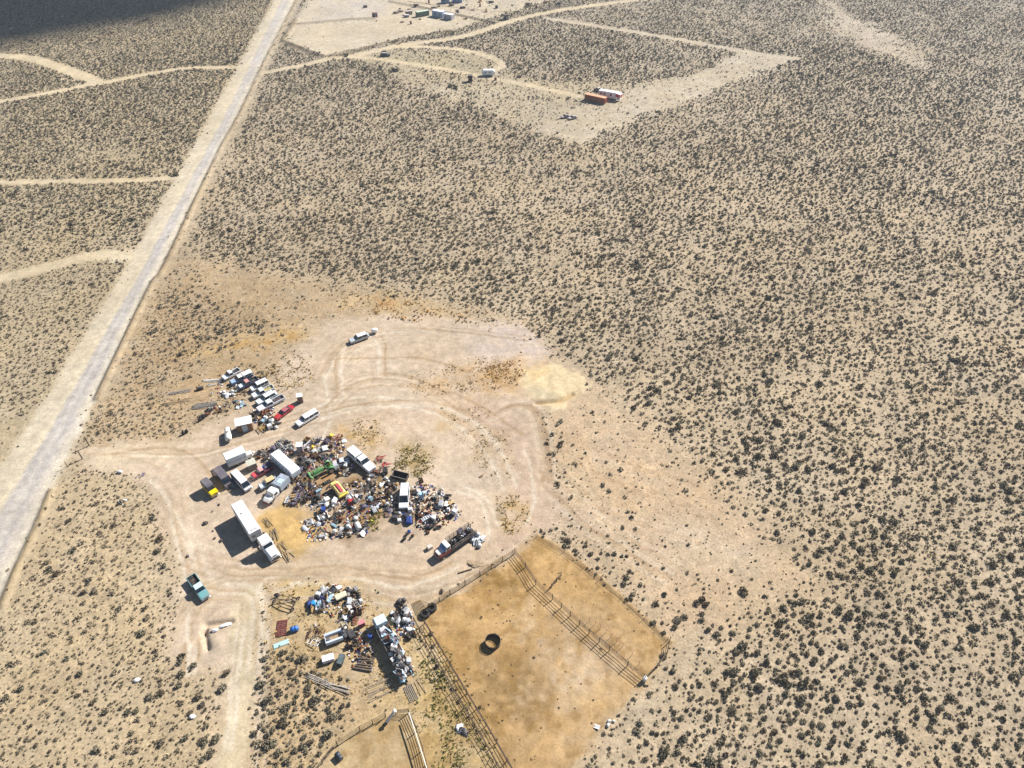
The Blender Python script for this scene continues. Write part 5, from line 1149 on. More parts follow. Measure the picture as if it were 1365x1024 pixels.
heap([(262, 560), (272, 548), (285, 545), (282, 552), (268, 562)], 10, ['engine_block', 'tyre', 'storage_box', 'bent_pipework', 'pipe'], ['dark grey', 'black', 'brown', 'grey'], 16, .3, .7, 1.2, 3)
heap([(286, 548), (300, 541), (308, 541), (305, 549), (290, 551)], 8, ['engine_block', 'crate', 'bent_pipework', 'tyre'], ['black', 'brown', 'yellow'], 17, .2, .7, 1.1, 3)
heap([(402, 700), (416, 690), (430, 705), (440, 718), (428, 722), (410, 712)], 18, ['plank', 'metal_sheet', 'pipe', 'tarp', 'bucket'], ['white', 'tan', 'silver', 'grey'], 18, .1, .6, 1.1)
heap([(456, 846), (470, 838), (478, 850), (494, 852), (494, 872), (476, 872), (462, 860)], 20, ['engine_block', 'tyre', 'bent_pipework', 'drum', 'chair', 'bare_rim_scrap', 'pipe', 'storage_box'], ['dark grey', 'black', 'brown', 'rusty', 'grey', 'tan'], 19, .2)
heap([(410, 842), (424, 832), (430, 840), (424, 858), (412, 858)], 14, ['plank', 'pipe', 'pallet', 'bent_pipework'], ['grey', 'tan', 'white'], 20, .2)
heap([(530, 802), (540, 800), (540, 815), (532, 812)], 7, ['engine_block', 'tyre', 'trash_bag'], ['dark grey', 'black', 'pale blue'], 21, .4)
heap([(632, 712), (644, 718), (640, 730), (628, 722)], 10, ['trash_bag', 'tarp', 'bathtub', 'trash_bag'], ['white', 'white', 'silver', 'pale blue'], 22, .4, .9, 1.4)
heap([(180, 634), (192, 632), (192, 640), (184, 642)], 4, ['metal_sheet', 'bucket', 'trash_bag'], ['silver', 'grey', 'purple grey'], 23, .1, .5, .8, 3)
heap([(155, 664), (166, 662), (172, 672), (160, 672)], 4, ['metal_sheet', 'plank', 'trash_bag'], ['grey', 'purple grey', 'silver'], 24, .1, .5, .8, 3)
heap([(610, 970), (616, 966), (620, 976), (616, 982)], 4, ['trash_bag', 'bucket', 'tarp'], ['white', 'dark grey'], 25, .2, .8, 1.1, 2)
heap([(788, 965), (818, 958), (820, 970), (800, 976)], 4, ['trash_bag', 'metal_sheet'], ['white', 'silver'], 26, .1, .6, .9, 4)
heap([(540, 712), (548, 708), (552, 716), (542, 722), (538, 720)], 5, ['trash_bag', 'engine_block', 'storage_box'], ['white', 'blue', 'dark grey'], 27, .2, .7, 1.0, 3)
# load of the flatbed
r = random.Random(40)
for i in range(95):
    u = r.uniform(-FBL/2+.3, FBL/2-2.7); v_ = r.uniform(-1.15, 1.15)
    p = Vector((FBC.x, FBC.y))+Vector((math.cos(FBYAW)*u-math.sin(FBYAW)*v_, math.sin(FBYAW)*u+math.cos(FBYAW)*v_))
    k = r.choice(['trash_bag', 'tyre', 'metal_sheet', 'pipe', 'storage_box', 'car_door_scrap', 'bent_pipework', 'bucket', 'steel_beam', 'car_hood', 'washing_machine', 'plank', 'pipe', 'steel_beam', 'metal_sheet']); cl = 'black' if k == 'tyre' else r.choice(['white', 'white', 'silver', 'silver', 'grey', 'dark grey', 'dark grey', 'purple grey', 'rusty', 'pale blue', 'green' if k in ('pipe', 'plank') else 'grey'])
    end = 'near the cab' if u > 2 else 'at the middle' if u > -2.5 else 'at the tail'
    scrap(k, cl, *toward_px(p.x, p.y, 1.8), 1.35+(1.15-abs(v_))*r.uniform(0, .8), r.uniform(.75, 1.25), FBYAW+r.uniform(-.4, .4) if k in ('pipe', 'steel_beam', 'metal_sheet') else None, .35, None, r, 'heaped on the flatbed truck '+end, (p.x, p.y))
r = random.Random(41); c, yaw, L = ST
for i in range(46):
    u = bx0+r.uniform(-BL/2+.4, BL/2-.4); v_ = r.uniform(-.75, .75)
    p = c+Vector((math.cos(yaw)*u-math.sin(yaw)*v_, math.sin(yaw)*u+math.cos(yaw)*v_))
    k = r.choice(['tyre']*7+['bare_rim_scrap', 'bucket', 'storage_box']); cl = 'black' if k == 'tyre' else r.choice(['white', 'silver', 'grey', 'dark grey', 'purple grey'])
    scrap(k, cl, *toward_px(p.x, p.y, 1.6), 1.3+r.uniform(0, 1.2), r.uniform(.8, 1.1), None, .6, None, r, 'in the bed of the stake truck', (p.x, p.y))
r = random.Random(42)
for i in range(16):
    px, py = 356+r.uniform(-6, 6), 620+r.uniform(-3, 3); px, py = 355.5+(px-356), 621-(px-356)*.55+r.uniform(-2, 2)
    scrap(r.choice(['pipe', 'tyre', 'storage_box', 'metal_sheet', 'bent_pipework']), r.choice(['purple grey', 'silver', 'dark grey', 'blue']), px, py+4, .95, .6, None, .4, None, r, 'in the bed of the faded red pickup')
# ------------------------------------------------------------------ single pieces that can be told apart
def place(name, label, cat, px, py, yaw=0, z=0): return thing(name, label, cat, G(px, py), yaw)
t = place('baler', 'red and yellow baler machine in the middle of the scrap heap', 'machine', 452, 656, -.9); t.scale = (1.25, 1.25, 1.2)
MB().box((0, 0, .9), (3.2, 1.5, 1.0), ch=.2).build('body', M('#d6c07a', rough=.5, var=.2), t); MB().box((.2, .1, 1.45), (2.4, .6, .25), ch=.08).build('hood', M('#bc525a', rough=.5), t); MB().box((-1.2, -.2, 1.5), (.7, 1.2, .35), ch=.1).build('chute', M('#e2d07a', rough=.5), t)
MB().box((1.75, .1, .8), (.5, 1.9, .5), ch=.1).build('pickup_head', M('#e8cf58'), t)
for s in (1, -1): wheel(t, -.2, s*.9, .5, .3)
def barrel(label, px, py, colr, lying=False, s=1.0, yaw=.4):
    t = place('barrel', label, 'barrel', px, py, yaw); m_ = M(colr, rough=.4)
    o = MB().lathe([(.001, .88), (.26, .88), (.29, .86), (.29, .62), (.305, .6), (.29, .58), (.29, .3), (.305, .28), (.29, .26), (.29, 0), (.001, 0)], 16).build('drum_body', m_, t, True); MB().tube((.12, 0, .87), (.12, 0, .91), .04, 8).build('bung', DARK, t)
    t.scale = (s, s, s)
    if lying: t.rotation_euler = (PI/2, 0, yaw); t.location.z += .29*s
barrel('blue plastic barrel beside the maroon slatted pallet', 388, 842, '#1f6fc4', True, 1.7, 1.9); barrel('bright blue barrel at the left end of the lower scrap arc', 419, 808, '#2a9ad8', False, 1.5)
barrel('dark barrel with pale lid on the path of the bottom corral', 449, 1006, '#2a3a48', True, 1.6, .8); barrel('white barrel at the foot of the main scrap heap', 476, 700, '#eeece6', True, 2.0, .5)
barrel('small blue barrel in the shade left of the scrap flatbed', 494, 851, '#3a5fb0', False, 1.4); barrel('white bucket sized barrel at the right corner of the corral divider', 859, 907, '#f2efe8', False, 1.3)
def slab(name, label, cat, px, py, L, Wd, H, colr, yaw, z=0, ch=.03):
    o = MB().box((0, 0, H/2), (L, Wd, H), ch=ch).box((0, 0, H+.01), (L*.92, Wd*.86, .03)).build(name, M(colr, rough=.6, var=.2)); x, y = G(px, py); o.location = (x, y, z0(x, y)+z); o.rotation_euler = (0, 0, yaw); return tag(o, label, cat)
slab('mattress', 'cream mattress lying on the lower scrap arc', 'mattress', 455, 797, 2.3, 1.3, .35, '#ddd0b4', .55, .5, .1)
slab('aqua_sheet', 'pale aqua metal panel lying below the maroon pallet', 'panel', 375, 859, 2.9, 1.0, .15, '#b2d6d4', .42)
slab('white_board', 'white plank shaped lid beside the dark crate in the lower arc', 'panel', 467, 813, 2.4, .8, .12, '#e6e2de', -.95, .5)
x, y = G(438, 880); t = thing('chest_freezer', 'white chest freezer below the pale bed trailer', 'freezer', (x, y), .32)
MB().box((0, 0, .45), (2.1, 1.2, .85), ch=.04).build('body', M('#e0dfe4', rough=.5), t); MB().box((0, 0, .95), (2.15, 1.25, .12), ch=.03).build('lid', M('#f8f6f6', rough=.4), t)
x, y = G(455, 882); t = thing('dark_cabinet', 'dark green grey cabinet beside the white chest freezer', 'cabinet', (x, y), 1.4)
MB().box((0, 0, .5), (2.0, 1.0, 1.0), ch=.04).build('body', M('#3e4a4e', rough=.6), t); MB().box((0, 0, 1.02), (1.9, .9, .05)).build('lid', M('#55666a', rough=.5), t)
x, y = G(483, 834); t = thing('red_crate', 'red tall crate between the scrap arc and the flatbed', 'crate', (x, y), .5)
MB().box((0, 0, .6), (1.1, .8, 1.2), ch=.04).build('box', M('#8c3a44', rough=.7), t); MB().box((0, 0, 1.22), (1.15, .85, .06)).build('lid', M('#c88288', rough=.6), t)
for i, (px, py, l) in enumerate(((461, 838, 'upper of two white rimmed wheels by the bed trailer'), (463, 846, 'lower of two white rimmed wheels by the bed trailer'))):
    t = place('spare_tyre', l, 'wheel', px, py); MB().lathe([(.3, -.14), (.5, -.16), (.54, -.1), (.54, .1), (.5, .16), (.3, .14)], 18, 'Z', (0, 0, .2), True).build('tyre', RUBBER, t); MB().lathe([(.001, .12), (.12, .16), (.3, .1), (.32, .14), (.32, -.1)], 16, 'Z', (0, 0, .2)).build('rim', M('#e6dccc', rough=.5), t)
for px, py, l in ((567, 820, 'lower left of two big dark tyres at the corral corner'), (576, 812, 'upper right of two big dark tyres at the corral corner')):
    t = place('tractor_tyre', l, 'tyre', px, py); o = MB().lathe([(.5, -.32), (.85, -.36), (.95, -.24), (.95, .24), (.85, .36), (.5, .32)], 22, 'Z', (0, 0, .38), True).build('tyre_ring', RUBBER, t); m_ = MB()
    for k in range(18): m_.box((.95*math.cos(k*PI/9), .95*math.sin(k*PI/9), .38), (.08, .1, .6), rz=k*PI/9, rx=.3)
    m_.build('tread_lug', RUBBER, t)
x, y = G(376, 838); t = thing('maroon_pallet', 'maroon slatted metal rack lying flat at the lower left', 'rack', (x, y), .15)
m_ = MB()
for k in range(9): m_.box((0, -1.5+.38*k, .2), (1.9, .2, .05))
m_.build('slats', M('#7e3a3a', rough=.7, var=.3), t); m_ = MB()
for xx in (-.9, 0, .9): m_.box((xx, 0, .12), (.1, 3.4, .12))
m_.build('runner', M('#5c2a2c', rough=.8), t)
# logs and old timbers
def bundle(name, label, cat, px, py, n, L, rr, yaw, m, seed, spread=1.2):
    r = random.Random(seed); t = place(name, label, cat, px, py, yaw)
    for k in range(n):
        y_ = -spread+2*spread*k/max(1, n-1); o = MB().tube((-L/2+r.uniform(-.4, .4), y_, rr), (L/2+r.uniform(-.4, .4), y_+r.uniform(-.5, .5), rr+r.uniform(0, .5)), rr*r.uniform(.7, 1.1), 8).build('log' if rr > .1 else 'pole', m, t)
bundle('log_pile', 'pile of brown logs left of the scrap flatbed', 'log pile', 486, 886, 6, 3.0, .18, -.25, mat('log_brown', (.19, .14, .10), .9, var=.35), 1)
bundle('log_pile', 'two dark pipes lying above the brown log pile', 'pipe pile', 489, 876, 2, 3.0, .12, -.4, PIPE, 2, .3)
bundle('timber_stack', 'stack of weathered grey boards west of the pickup row', 'timber stack', 273, 541, 9, 5.6, .10, .12, mat('grey_boards', (.33, .30, .27), .9, var=.3), 3, .9)
bundle('plank_pile', 'long pale planks lying in the scrub by the road side', 'plank pile', 240, 523, 4, 6.0, .10, .22, mat('pale_boards', (.55, .5, .44), .9, var=.3), 4, .35)
bundle('plank_pile', 'single pair of thin poles lying lowest in the roadside scrub', 'poles', 234, 537, 2, 8.0, .08, .28, TAN, 5, .3)
bundle('pipe_pile', 'white pipes lying left of the parked pickup row', 'pipe pile', 283, 508, 3, 5.0, .12, .0, M('#efe9e2', rough=.7), 6, .25)
bundle('pipe_pile', 'curled white pipe bits just below the white pipes', 'pipe pile', 284, 513, 3, 2.4, .09, .3, M('#e8e2da', rough=.7), 7, .35)
bundle('pole_pile', 'long pale brush poles lying across the scrub below the chest freezer', 'pole pile', 425, 907, 4, 5.0, .09, -.35, mat('pale_boards', (.5, .45, .4), .9), 8, .4)
bundle('pole_pile', 'short pale poles lying left of the flatbed tail', 'pole pile', 452, 917, 4, 4.4, .09, -.2, mat('pale_boards', (.5, .45, .4), .9), 9, .4)
bundle('wire_pile', 'tangle of grey wire and poles behind the flatbed tail', 'pole pile', 505, 918, 9, 5.0, .04, .5, mat('grey_boards', (.2, .2, .2), .9), 10, 1.6)
bundle('pipe_pile', 'rusty brown beams in the right half of the main scrap heap', 'beam pile', 500, 669, 5, 3.0, .14, .1, mat('rust_beam', (.13, .07, .05), .9, var=.3), 11, .7)
bundle('pole_pile', 'brown poles fanned out at the foot of the golden hay', 'pole pile', 384, 743, 4, 2.4, .08, -.9, TAN, 12, .8)
bundle('pole_pile', 'thin crossed poles above the slanted grey pallet', 'pole pile', 560, 915, 2, 3.0, .07, 2.0, WOOD, 13, .5)
bundle('pole_pile', 'short tan poles at the lower left of the scrap heap', 'pole pile', 423, 713, 3, 2.0, .07, .9, TAN, 14, .5)
bundle('pole_pile', 'upper heap of brown sticks along the edge of the golden hay', 'stick pile', 357, 697, 6, 2.6, .06, -.75, TAN, 21, .5)
bundle('pole_pile', 'middle heap of brown sticks along the edge of the golden hay', 'stick pile', 366, 713, 7, 3.0, .06, -1.0, WOOD, 22, .6)
bundle('pole_pile', 'lower heap of brown sticks along the edge of the golden hay', 'stick pile', 377, 730, 7, 2.8, .06, -.85, TAN, 23, .7)
x, y = G(548, 924); t = thing('old_gate', 'grey slatted gate lying on the ground below the flatbed', 'gate', (x, y), -1.05)
m_ = MB()
for k in range(6): m_.box((0, -.75+.3*k, .12), (3.2, .09, .05))
m_.build('slats', mat('grey_boards', (.33, .30, .27), .9), t); MB().box((-1.5, 0, .07), (.1, 1.7, .06)).box((1.5, 0, .07), (.1, 1.7, .06)).build('crossbar', WOOD, t)
# row of pale empty frames
for i, (px, py, l) in enumerate(((258, 534, 'leftmost of three white pipe frames in the roadside scrub'), (268, 530, 'middle of three white pipe frames in the roadside scrub'), (278, 528, 'rightmost of three white pipe frames in the roadside scrub'))):
    o = MB().path([(-.5, 0, 0), (-.5, 0, 1.5), (.6, 0, 1.5), (.6, 0, 0)], .03).build('bent_pipework', M('#e6dccb', rough=.7)); x, y = G(px, py); o.location = (x, y, z0(x, y)); o.rotation_euler = (.3, 0, .4); tag(o, l, 'frame')
slab('dark_box', 'dark steel box with white end in the roadside scrub', 'box', 267, 519, 1.7, .8, .7, '#3a3438', .35)
for px, py, c_, l in ((245, 579, '#161616', 'left of two small dark objects on the entrance track edge'), (249.5, 576.5, '#2a2420', 'right of two small dark objects on the entrance track edge')):
    o = MB().box((0, 0, .5), (.7, .6, .9), ch=.12).tube((.1, 0, .9), (.1, 0, 1.2), .1).build('oil_tank', M(c_)); x, y = G(px, py); o.location = (x, y, z0(x, y)); tag(o, l, 'tank')
# stones and bits scattered on the left of the yard
for k, (px, py, s, l) in enumerate(((274, 698, 1.3, 'largest dark pair of stones left of the box trailer shadow'), (283, 682, .5, 'upper small dark stone above the box trailer shadow'), (292, 673, .7, 'small brown stone behind the box trailer'), (284, 708, .5, 'small stone between two others left of the trailer shadow'), (286, 718, .7, 'flat dark stone left of the trailer shadow'), (295, 721, 1.0, 'dark stone touching the left edge of the trailer shadow'), (250, 742, .8, 'lone dark stone on the dirt above the teal pickup'), (371, 795, .8, 'dark stone beside the hay rake'), (676, 828, .35, 'left of two small dark stones above the feeder ring'), (680, 828, .35, 'right of two small dark stones above the feeder ring'), (630, 697, .4, 'small dark stone on bare dirt right of the heap'), (646, 690, .4, 'tiny stone on the bare right side track'))):
    o = MB().blob((0, 0, .12*s), (.5*s, .36*s, .28*s), k, .3).build('stone', mat('dark_stone', (.06, .05, .045), .9)); x, y = G(px, py); o.location = (x, y, z0(x, y)); o.rotation_euler = (0, 0, k); tag(o, l, 'stone')
o = MB().blob((0, 0, .25), (.6, .42, .4), 77, .3).build('rock', M('#f2efe8', rough=.9)); x, y = G(160, 630); o.location = (x, y, z0(x, y)); tag(o, 'white boulder in the scrub just below the entrance track', 'rock')
for k, (px, py, l) in enumerate(((183, 907, 'white scrap lump in the lower left scrub'), (257, 956, 'white bucket shaped lump between two bushes near the bottom track'), (300, 834, 'white debris on the rim of the dug pit'), (287, 841, 'small white lump inside the dug pit'))):
    o = MB().blob((0, 0, .2), (.6 if k != 2 else 1.2, .4, .3), 90+k, .4).build('debris_lump', M('#eceae8', rough=.8)); x, y = G(px, py); o.location = (x, y, max(z0(x, y), -.1)); o.rotation_euler = (0, 0, .4); tag(o, l, 'debris')
slab('steel_box', 'small pale open box on the ground in front of the stake truck', 'box', 573, 731, 1.1, .9, .8, '#d0c6bc', .6)
slab('fallen_log', 'fallen dark log beside the upper corral fence', 'log', 620, 762, 3.0, .25, .22, '#5a4636', .35)
o = MB().blob((0, 0, .12), (1.7, .9, .35), 31, .5, 16, 8).build('dirt_mound', mat('mound_soil', (.40, .29, .18), .95, var=.4, scale=4)); x, y = G(634, 752); o.location = (x, y, z0(x, y)-.1); tag(o, 'low lump of dirt with brush above the corral fence', 'dirt mound')
# fine litter between the pieces: nobody could count it
r = np.random.default_rng(77); V = []; C_ = []; pal = np.array([hexc(c) for c in ('#f0eeea', '#1c1c1e', '#c8c8cc', '#5a3a28', '#2a2c34', '#a08458', '#3a5a98', '#8a3036')])
for P, n in (([(396, 606), (404, 590), (440, 584), (462, 592), (455, 612), (422, 632), (400, 632)], 260), ([(388, 640), (405, 634), (430, 650), (470, 642), (500, 628), (530, 648), (530, 690), (495, 690), (490, 714), (440, 718), (418, 690), (395, 662)], 800), ([(540, 690), (548, 648), (575, 645), (618, 682), (600, 700), (560, 706)], 460), ([(405, 812), (440, 780), (480, 785), (485, 820), (455, 835), (430, 815)], 170), ([(520, 816), (548, 816), (556, 850), (530, 850)], 120), ([(334, 545), (365, 543), (372, 572), (340, 565)], 140), ([(336, 603), (390, 588), (395, 605), (362, 622)], 220), ([(450, 835), (495, 840), (498, 895), (470, 890)], 160), ([(290, 510), (322, 506), (325, 545), (262, 560)], 80), ([(400, 695), (430, 690), (445, 722), (410, 722)], 120)):
    P = W(P); lo, hi = P.min(0), P.max(0); x = r.uniform(lo[0], hi[0], n*4); y = r.uniform(lo[1], hi[1], n*4); k = sdf_poly(x, y, P) < 0; x, y = x[k][:n], y[k][:n]; z = gh(x, y)
    for a, b_, c_ in zip(x, y, z):
        s = r.uniform(.06, .27, 3); q = Matrix.Rotation(r.uniform(0, 6.28), 3, 'Z') @ Matrix.Rotation(r.uniform(-.6, .6), 3, 'X'); vv = [q @ Vector((sx*s[0], sy*s[1], sz*s[2]*.35))+Vector((a, b_, c_+.05)) for sz in (-1, 1) for sx, sy in ((-1, -1), (1, -1), (1, 1), (-1, 1))]
        V.append(vv); C_.append(np.tile(pal[r.integers(0, 8)], (8, 1)))
base = np.array([(3, 2, 1, 0), (4, 5, 6, 7), (0, 1, 5, 4), (1, 2, 6, 5), (2, 3, 7, 6), (3, 0, 4, 7)])
n = len(V); o = link('litter', mesh_np('litter', np.array([tuple(v) for q in V for v in q]), (base[None]+8*np.arange(n)[:, None, None]).reshape(-1, 4), np.concatenate(C_), None, bm_)); tag(o, 'fine litter and broken bits between the scrap pieces', 'litter', kind='stuff')

# ------------------------------------------------------------------ far plots
c, yaw, L = fr((808.5, 138), (779.5, 131.5), .2); c = Vector(c)
t = thing('shipping_container', 'orange brown shipping container beside the red and white camper', 'container', c, yaw); L = 10.5
m_ = MB().box((0, 0, 1.35), (L, 2.5, 2.6), ch=.03)
for k in range(34):
    for s in (1, -1): m_.box((-L/2+.3+k*(L-.6)/33, s*1.26, 1.35), (.14, .04, 2.3))
m_.build('box', M('#a05838', rough=.7, var=.2), t); MB().box((0, 0, 2.67), (L-.1, 2.4, .04)).build('roof', M('#e0a880', rough=.7), t); MB().box((L/2+.02, 0, 1.35), (.04, 2.3, 2.4)).build('door', M('#8c3f22', rough=.7), t)
c, yaw, L = fr((830, 131), (797, 124.5), 1.4); L = 11
t = thing('fifth_wheel_camper', 'long white camper with a red end beside the orange container', 'camper', c, yaw)
MB().loft([[(x, -1.25, zb), (x, -1.25, zt), (x, 1.25, zt), (x, 1.25, zb)] for x, zb, zt in ((-L/2, .6, 3.3), (L/2-2.6, .6, 3.5), (L/2-2.4, 1.5, 3.5), (L/2, 1.6, 3.0))][::-1]).build('body', WH, t)
MB().box((L/2-1.3, -1.27, 2.4), (2.2, .05, 1.2)).box((L/2+.03, 0, 2.3), (.06, 2.3, 1.1)).build('red_panel', M('#c01c34', rough=.5), t)
for x in (-4.2, -2.4, .8): MB().box((x, -1.27, 2.2), (.9, .05, .8)).build('window', GLASS, t)
MB().box((L/2-1.0, -.6, .9), (2.0, 1.6, .6), ch=.1).build('front_box', WH, t)
for x in (-1.5, -.5): wheel(t, x, -1.1, .4, .24); wheel(t, x, 1.1, .4, .24)
veh('pickup_truck', 'dark small pickup at the far end of the red and white camper', 'pickup', (794, 119), (802, 122), 'pickup', '#6a625c', roof='#c8c0b8', Wd=1.9, h=.5, L=5)
veh('car_wreck', 'left one of two pale wrecked cars below the orange container', 'car', (749, 157), (759, 155.5), 'sedan', '#b8aaa4', h=.3, L=4.4, wheels=False); veh('car_wreck', 'right one of two pale wrecked cars below the orange container', 'car', (758, 159), (769, 156.5), 'sedan', '#c4b4ae', h=.3, L=4.4, wheels=False)
c, yaw, L = fr((660, 97.5), (642, 97.5), 1.2)
t = thing('camper_trailer', 'white camper trailer on the far loop track', 'camper', c, yaw); L = 6.6
MB().loft([[(x, -1.15, zb), (x, -1.15, zt), (x, 1.15, zt), (x, 1.15, zb)] for x, zb, zt in ((-L/2, 1.2, 2.2), (-L/2+.8, .55, 2.9), (L/2-.8, .55, 2.9), (L/2, 1.2, 2.2))][::-1]).build('body', WH2, t); MB().box((0, 0, 2.92), (L-1.8, 2.2, .04)).build('roof', WH, t)
for x in (-1.5, .9): MB().box((x, -1.17, 1.9), (.6, .05, .6)).build('window', GLASS, t)
MB().box((L/2+.9, 0, .5), (2.2, .3, .14)).build('tow_bar', WH2, t)
for s in (1, -1): wheel(t, 0, s*1.05, .36, .22)
outhouse('dark tall hut near the white camper trailer on the loop track', (627, 105), (627, 109), '#1c1a20', '#6a665e', .0, 2.0, 2.0, 3.0)
x, y = G(667, 109); t = thing('utility_pole', 'lone thin utility pole right of the white camper trailer', 'pole', (x, y)); MB().tube((0, 0, -.3), (0, 0, 6.0), .11, 8, .08).build('pole_shaft', WOOD, t); MB().box((0, 0, 5.5), (1.2, .1, .1)).build('crossarm', WOOD, t); MB().box((.12, -.1, 3.2), (.3, .2, .5)).build('meter_box', STEEL, t)
slab('debris_box', 'small reddish box at the foot of the lone utility pole', 'box', 660.5, 107, 1.0, .8, 1.3, '#6a3a3c', .4); slab('debris_box', 'dark box on bare ground right of the utility pole', 'box', 692.5, 103, 1.8, 1.0, .7, '#4c443a', .1)
veh('car', 'dark roofed car parked at the left mouth of the far loop track', 'car', (519, 73.5), (508.5, 73.5), 'old', '#3a3c40', roof='#b8b4ae', h=.6, L=5.2)
slab('hay_stack', 'tan bale just above the dark roofed car on the loop track', 'bale', 512.5, 69.5, 2.4, 1.2, .8, '#8f8068', .1)
c, yaw, L = fr((569, 17.5), (557, 19.5), 1.2); t = thing('shipping_container', 'green container among the sheds at the top of the photo', 'container', c, yaw); L = 8
m_ = MB().box((0, 0, 1.35), (L, 2.6, 2.7), ch=.03)
for k in range(24): m_.box((-L/2+.3+k*(L-.6)/23, -1.31, 1.35), (.14, .04, 2.4))
m_.build('box', M('#5a7466', rough=.7), t); MB().box((0, 0, 2.73), (L-.1, 2.5, .04)).build('roof', M('#c8d8c0', rough=.7), t)
def farbox(name, label, cat, a, b_, wall, roof, Wd=2.6, H=2.8, h=1.2):
    c, yaw, L = fr(a, b_, h); t = thing(name, label, cat, c, yaw); L = max(L, 3)
    MB().box((0, 0, H/2), (L, Wd, H), ch=.05).build('wall', M(wall, rough=.6), t); MB().box((0, 0, H+.04), (L+.15, Wd+.15, .1), ch=.03).build('roof', M(roof, rough=.6), t)
    MB().box((-L*.2, -Wd/2-.02, H*.6), (L*.2, .05, H*.3)).build('window', GLASS, t); MB().box((L*.2, -Wd/2-.02, H*.42), (.9, .05, H*.75)).build('door', M('#8f949a'), t); return t
farbox('mobile_home', 'white trailer home left of another in the far top lot', 'trailer home', (592, 20.5), (578, 18), '#9db8d2', '#f2f4f4', 3.4, 3.2); farbox('mobile_home', 'white trailer home with shade-grey painted front, right one in the far top lot', 'trailer home', (604, 23.5), (593, 21.5), '#aeb0b6', '#f4f3f0', 3.2, 2.8)  # right home: grey wall colour carries the shade of its white front
farbox('mobile_home', 'left of two blue trailers cut by the top edge', 'trailer home', (599, 1), (588, 1), '#6a8cb8', '#e8eef4', 3.2, 3.0); farbox('mobile_home', 'right of two blue trailers cut by the top edge', 'trailer home', (616, 0), (603, 0), '#6a8cb8', '#e8eef4', 3.2, 3.0)
farbox('small_shed', 'low brown shed left of the green container in the far lot', 'shed', (549, 17.5), (541, 18.5), '#8c7a72', '#c8bab0', 2.4, 2.0, .5); farbox('small_shed', 'tiny pale shed lowest in the group by the green container', 'shed', (545, 21.5), (539, 21.5), '#5c5660', '#d0ccc8', 2.0, 1.2, .5)
farbox('small_shed', 'small purple brown hut alone in the left of the far lot', 'shed', (502, 20.5), (497.5, 20.5), '#5c3c48', '#8a6a70', 2.4, 2.6); farbox('small_shed', 'dark hut on the far track near the top centre', 'shed', (677, 23), (672, 23), '#463c40', '#6a6058', 2.6, 2.6)
for px, py, l, c_ in ((527, 18, 'leftmost scrap item in the far lot', '#8a7468'), (533, 16, 'scrap item just left of the far low brown shed', '#9a8a80'), (554, 9.5, 'dark scrap item just above the green container', '#4a3a40'), (577.5, 12.5, 'dark bush like scrap item right of the green container', '#5a5040'), (601, 8, 'long brown scrap pile below the top edge trailers', '#6a5a44'), (616, 11.5, 'dark scrap item right of the long brown pile', '#3a342e'), (654, 4, 'dark blue scrap item near the top edge track', '#2c2e3c'), (703, 6.5, 'brown scrap item by the top edge track', '#6a5a4c')):
    o = MB().box((0, 0, .6), (2.6, 1.4, 1.0), ch=.2, taper=.7).blob((1.4, .3, .4), (.9, .7, .6), int(px), .3).build('scrap_heap', M(c_, rough=.8)); x, y = G(px, py); o.location = (x, y, z0(x, y)); o.rotation_euler = (0, 0, .2); tag(o, l, 'scrap')
for px, py, l in ((507, 92, 'leftmost of three dark shrubs below the far loop track'), (524, 94.5, 'middle of three dark shrubs below the far loop track'), (529, 95, 'rightmost of three dark shrubs below the far loop track'), (600, 116, 'left dark shrub of a pair below the dark tall hut'), (607, 118.5, 'right dark shrub of a pair below the dark tall hut'), (463, 75, 'dark tall shrub where the loop track splits'), (674, 24, 'dark shrub against the far hut near the top centre'), (316, 80, 'dark shrub beside the road fork at the upper left'), (234, 234, 'shrub at the mouth of the middle left side track')):
    o = link('desert_shrub', SOLO[int(px) % 10][0], None, (*G(px, py), 0)); o.scale = (1.3, 1.3, 1.7); tag(o, l, 'shrub')
for k, (px, py) in enumerate(((487, 10), (533, 12), (545, 13), (572, 4), (585, 9), (610, 17), (622, 7), (630, 14), (640, 9), (648, 16), (662, 11), (683, 8), (690, 16), (715, 11), (728, 4), (745, 6), (560, 26), (536, 30), (548, 32), (640, 3))):
    kd = ('storage_box', 'tyre', 'pallet', 'drum', 'crate')[k % 5]; scrap(kd, ('dark grey', 'black', 'brown', 'rusty', 'tan')[k % 5], px, py, 0, 1.9, None, .1, None, random, 'in the far top lot '+('left of the green container' if px < 555 else 'below the blue trailers' if px < 625 else 'near the top edge track'))
# labels that several look-alikes share get a group
for l, q in USED.items():
    for o, g in q:
        o['group'] = g
    w_ = l.split()
    if len(w_) < 4 or len(w_) > 16: print('label', len(w_), l)

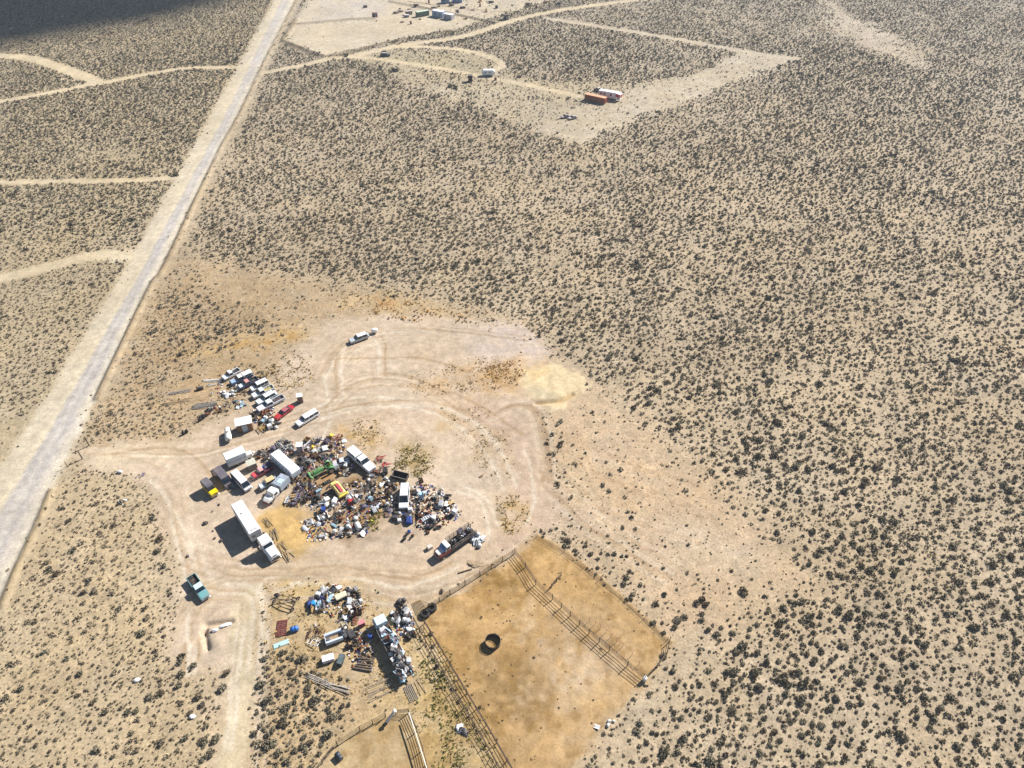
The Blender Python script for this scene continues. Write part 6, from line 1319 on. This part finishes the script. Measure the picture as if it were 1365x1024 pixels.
# ------------------------------------------------------------------ cloud that throws the shadow over the top left
def cloud(centre_px, alt, parts, label):
    x, y = G(*centre_px); k = alt/math.tan(SUN_EL)
    m, nt, b = newmat('cloud_white'); b.inputs['Base Color'].default_value = (.85, .86, .88, 1); b.inputs['Roughness'].default_value = 1
    mb = MB()
    for i, (dx, dy, dz, rx, ry, rz) in enumerate(parts): mb.blob((dx, dy, dz), (rx, ry, rz), 60+i, .22, 22, 12)
    o = mb.build('cloud', m, None, True, (x+k*math.cos(SUN_AZ), y+k*math.sin(SUN_AZ), alt)); tag(o, label, 'cloud', kind='structure')
CP_ = []
ex0 = np.array(G(0, 64)); ex1 = np.array(G(380, 0)); eu = (ex1-ex0)/np.hypot(*(ex1-ex0)); en = np.array([-eu[1], eu[0]]); rc = random.Random(3)
for t_ in range(-160, 130, 42):
    rr = rc.uniform(46, 62); q = ex0+eu*t_+en*(rr+rc.uniform(-4, 8)); g0 = np.array(G(160, 0)); CP_.append((q[0]-g0[0], q[1]-g0[1], rc.uniform(-8, 8), rr*1.05, rr, rr*.45))
    if t_ > -60: q = q+en*60; CP_.append((q[0]-g0[0], q[1]-g0[1], 10, 70, 60, 30))
cloud((160, 0), 2800, CP_, 'flat white cloud high over the plain shading its far left')

# ------------------------------------------------------------------ thin air over the plain
hm_, nt, b = newmat('haze_air'); nt.nodes.remove(b)
pv = nt.nodes.new('ShaderNodeVolumePrincipled'); pv.inputs['Color'].default_value = (.80, .88, 1.0, 1); pv.inputs['Density'].default_value = .00018; pv.inputs['Anisotropy'].default_value = .2
nt.links.new(pv.outputs[0], nt.nodes['Material Output'].inputs['Volume'])
o = MB().box((0, 1500, 67.5), (16000, 19000, 143)).build('haze', hm_); tag(o, 'thin pale air haze over the far plain', 'haze', kind='stuff')

# ------------------------------------------------------------------ light, camera, view
w = bpy.data.worlds.new('World'); sc.world = w; w.use_nodes = True
sky = w.node_tree.nodes.new('ShaderNodeTexSky'); sky.sky_type = 'NISHITA'; sky.sun_disc = False
sky.sun_elevation = SUN_EL; sky.sun_rotation = PI/2-SUN_AZ; sky.altitude = 1300; sky.air_density = 1.0; sky.dust_density = .6
bg = w.node_tree.nodes['Background']; bg.inputs['Strength'].default_value = .05
w.node_tree.links.new(sky.outputs[0], bg.inputs['Color'])
sl = bpy.data.lights.new('sun', 'SUN'); sl.energy = 5.0; sl.angle = math.radians(.5); sl.color = (1.0, .965, .915)
so = bpy.data.objects.new('sun', sl); COL.objects.link(so)
so.rotation_euler = Vector((-math.cos(SUN_EL)*math.cos(SUN_AZ), -math.cos(SUN_EL)*math.sin(SUN_AZ), -math.sin(SUN_EL))).to_track_quat('-Z', 'Y').to_euler()
so.location = (60, 60, 300)
cam = bpy.data.cameras.new('camera'); cam.sensor_width = 36; cam.lens = F*36/1365; cam.clip_start = 1; cam.clip_end = 20000
co = bpy.data.objects.new('camera', cam); COL.objects.link(co); co.location = (0, 0, CAMH); co.rotation_euler = (PI/2-PITCH, 0, 0); sc.camera = co
sc.view_settings.view_transform = 'Standard'; sc.view_settings.look = 'None'; sc.view_settings.exposure = .76; sc.view_settings.gamma = 1
sc.cycles.max_bounces = 4; sc.cycles.diffuse_bounces = 1
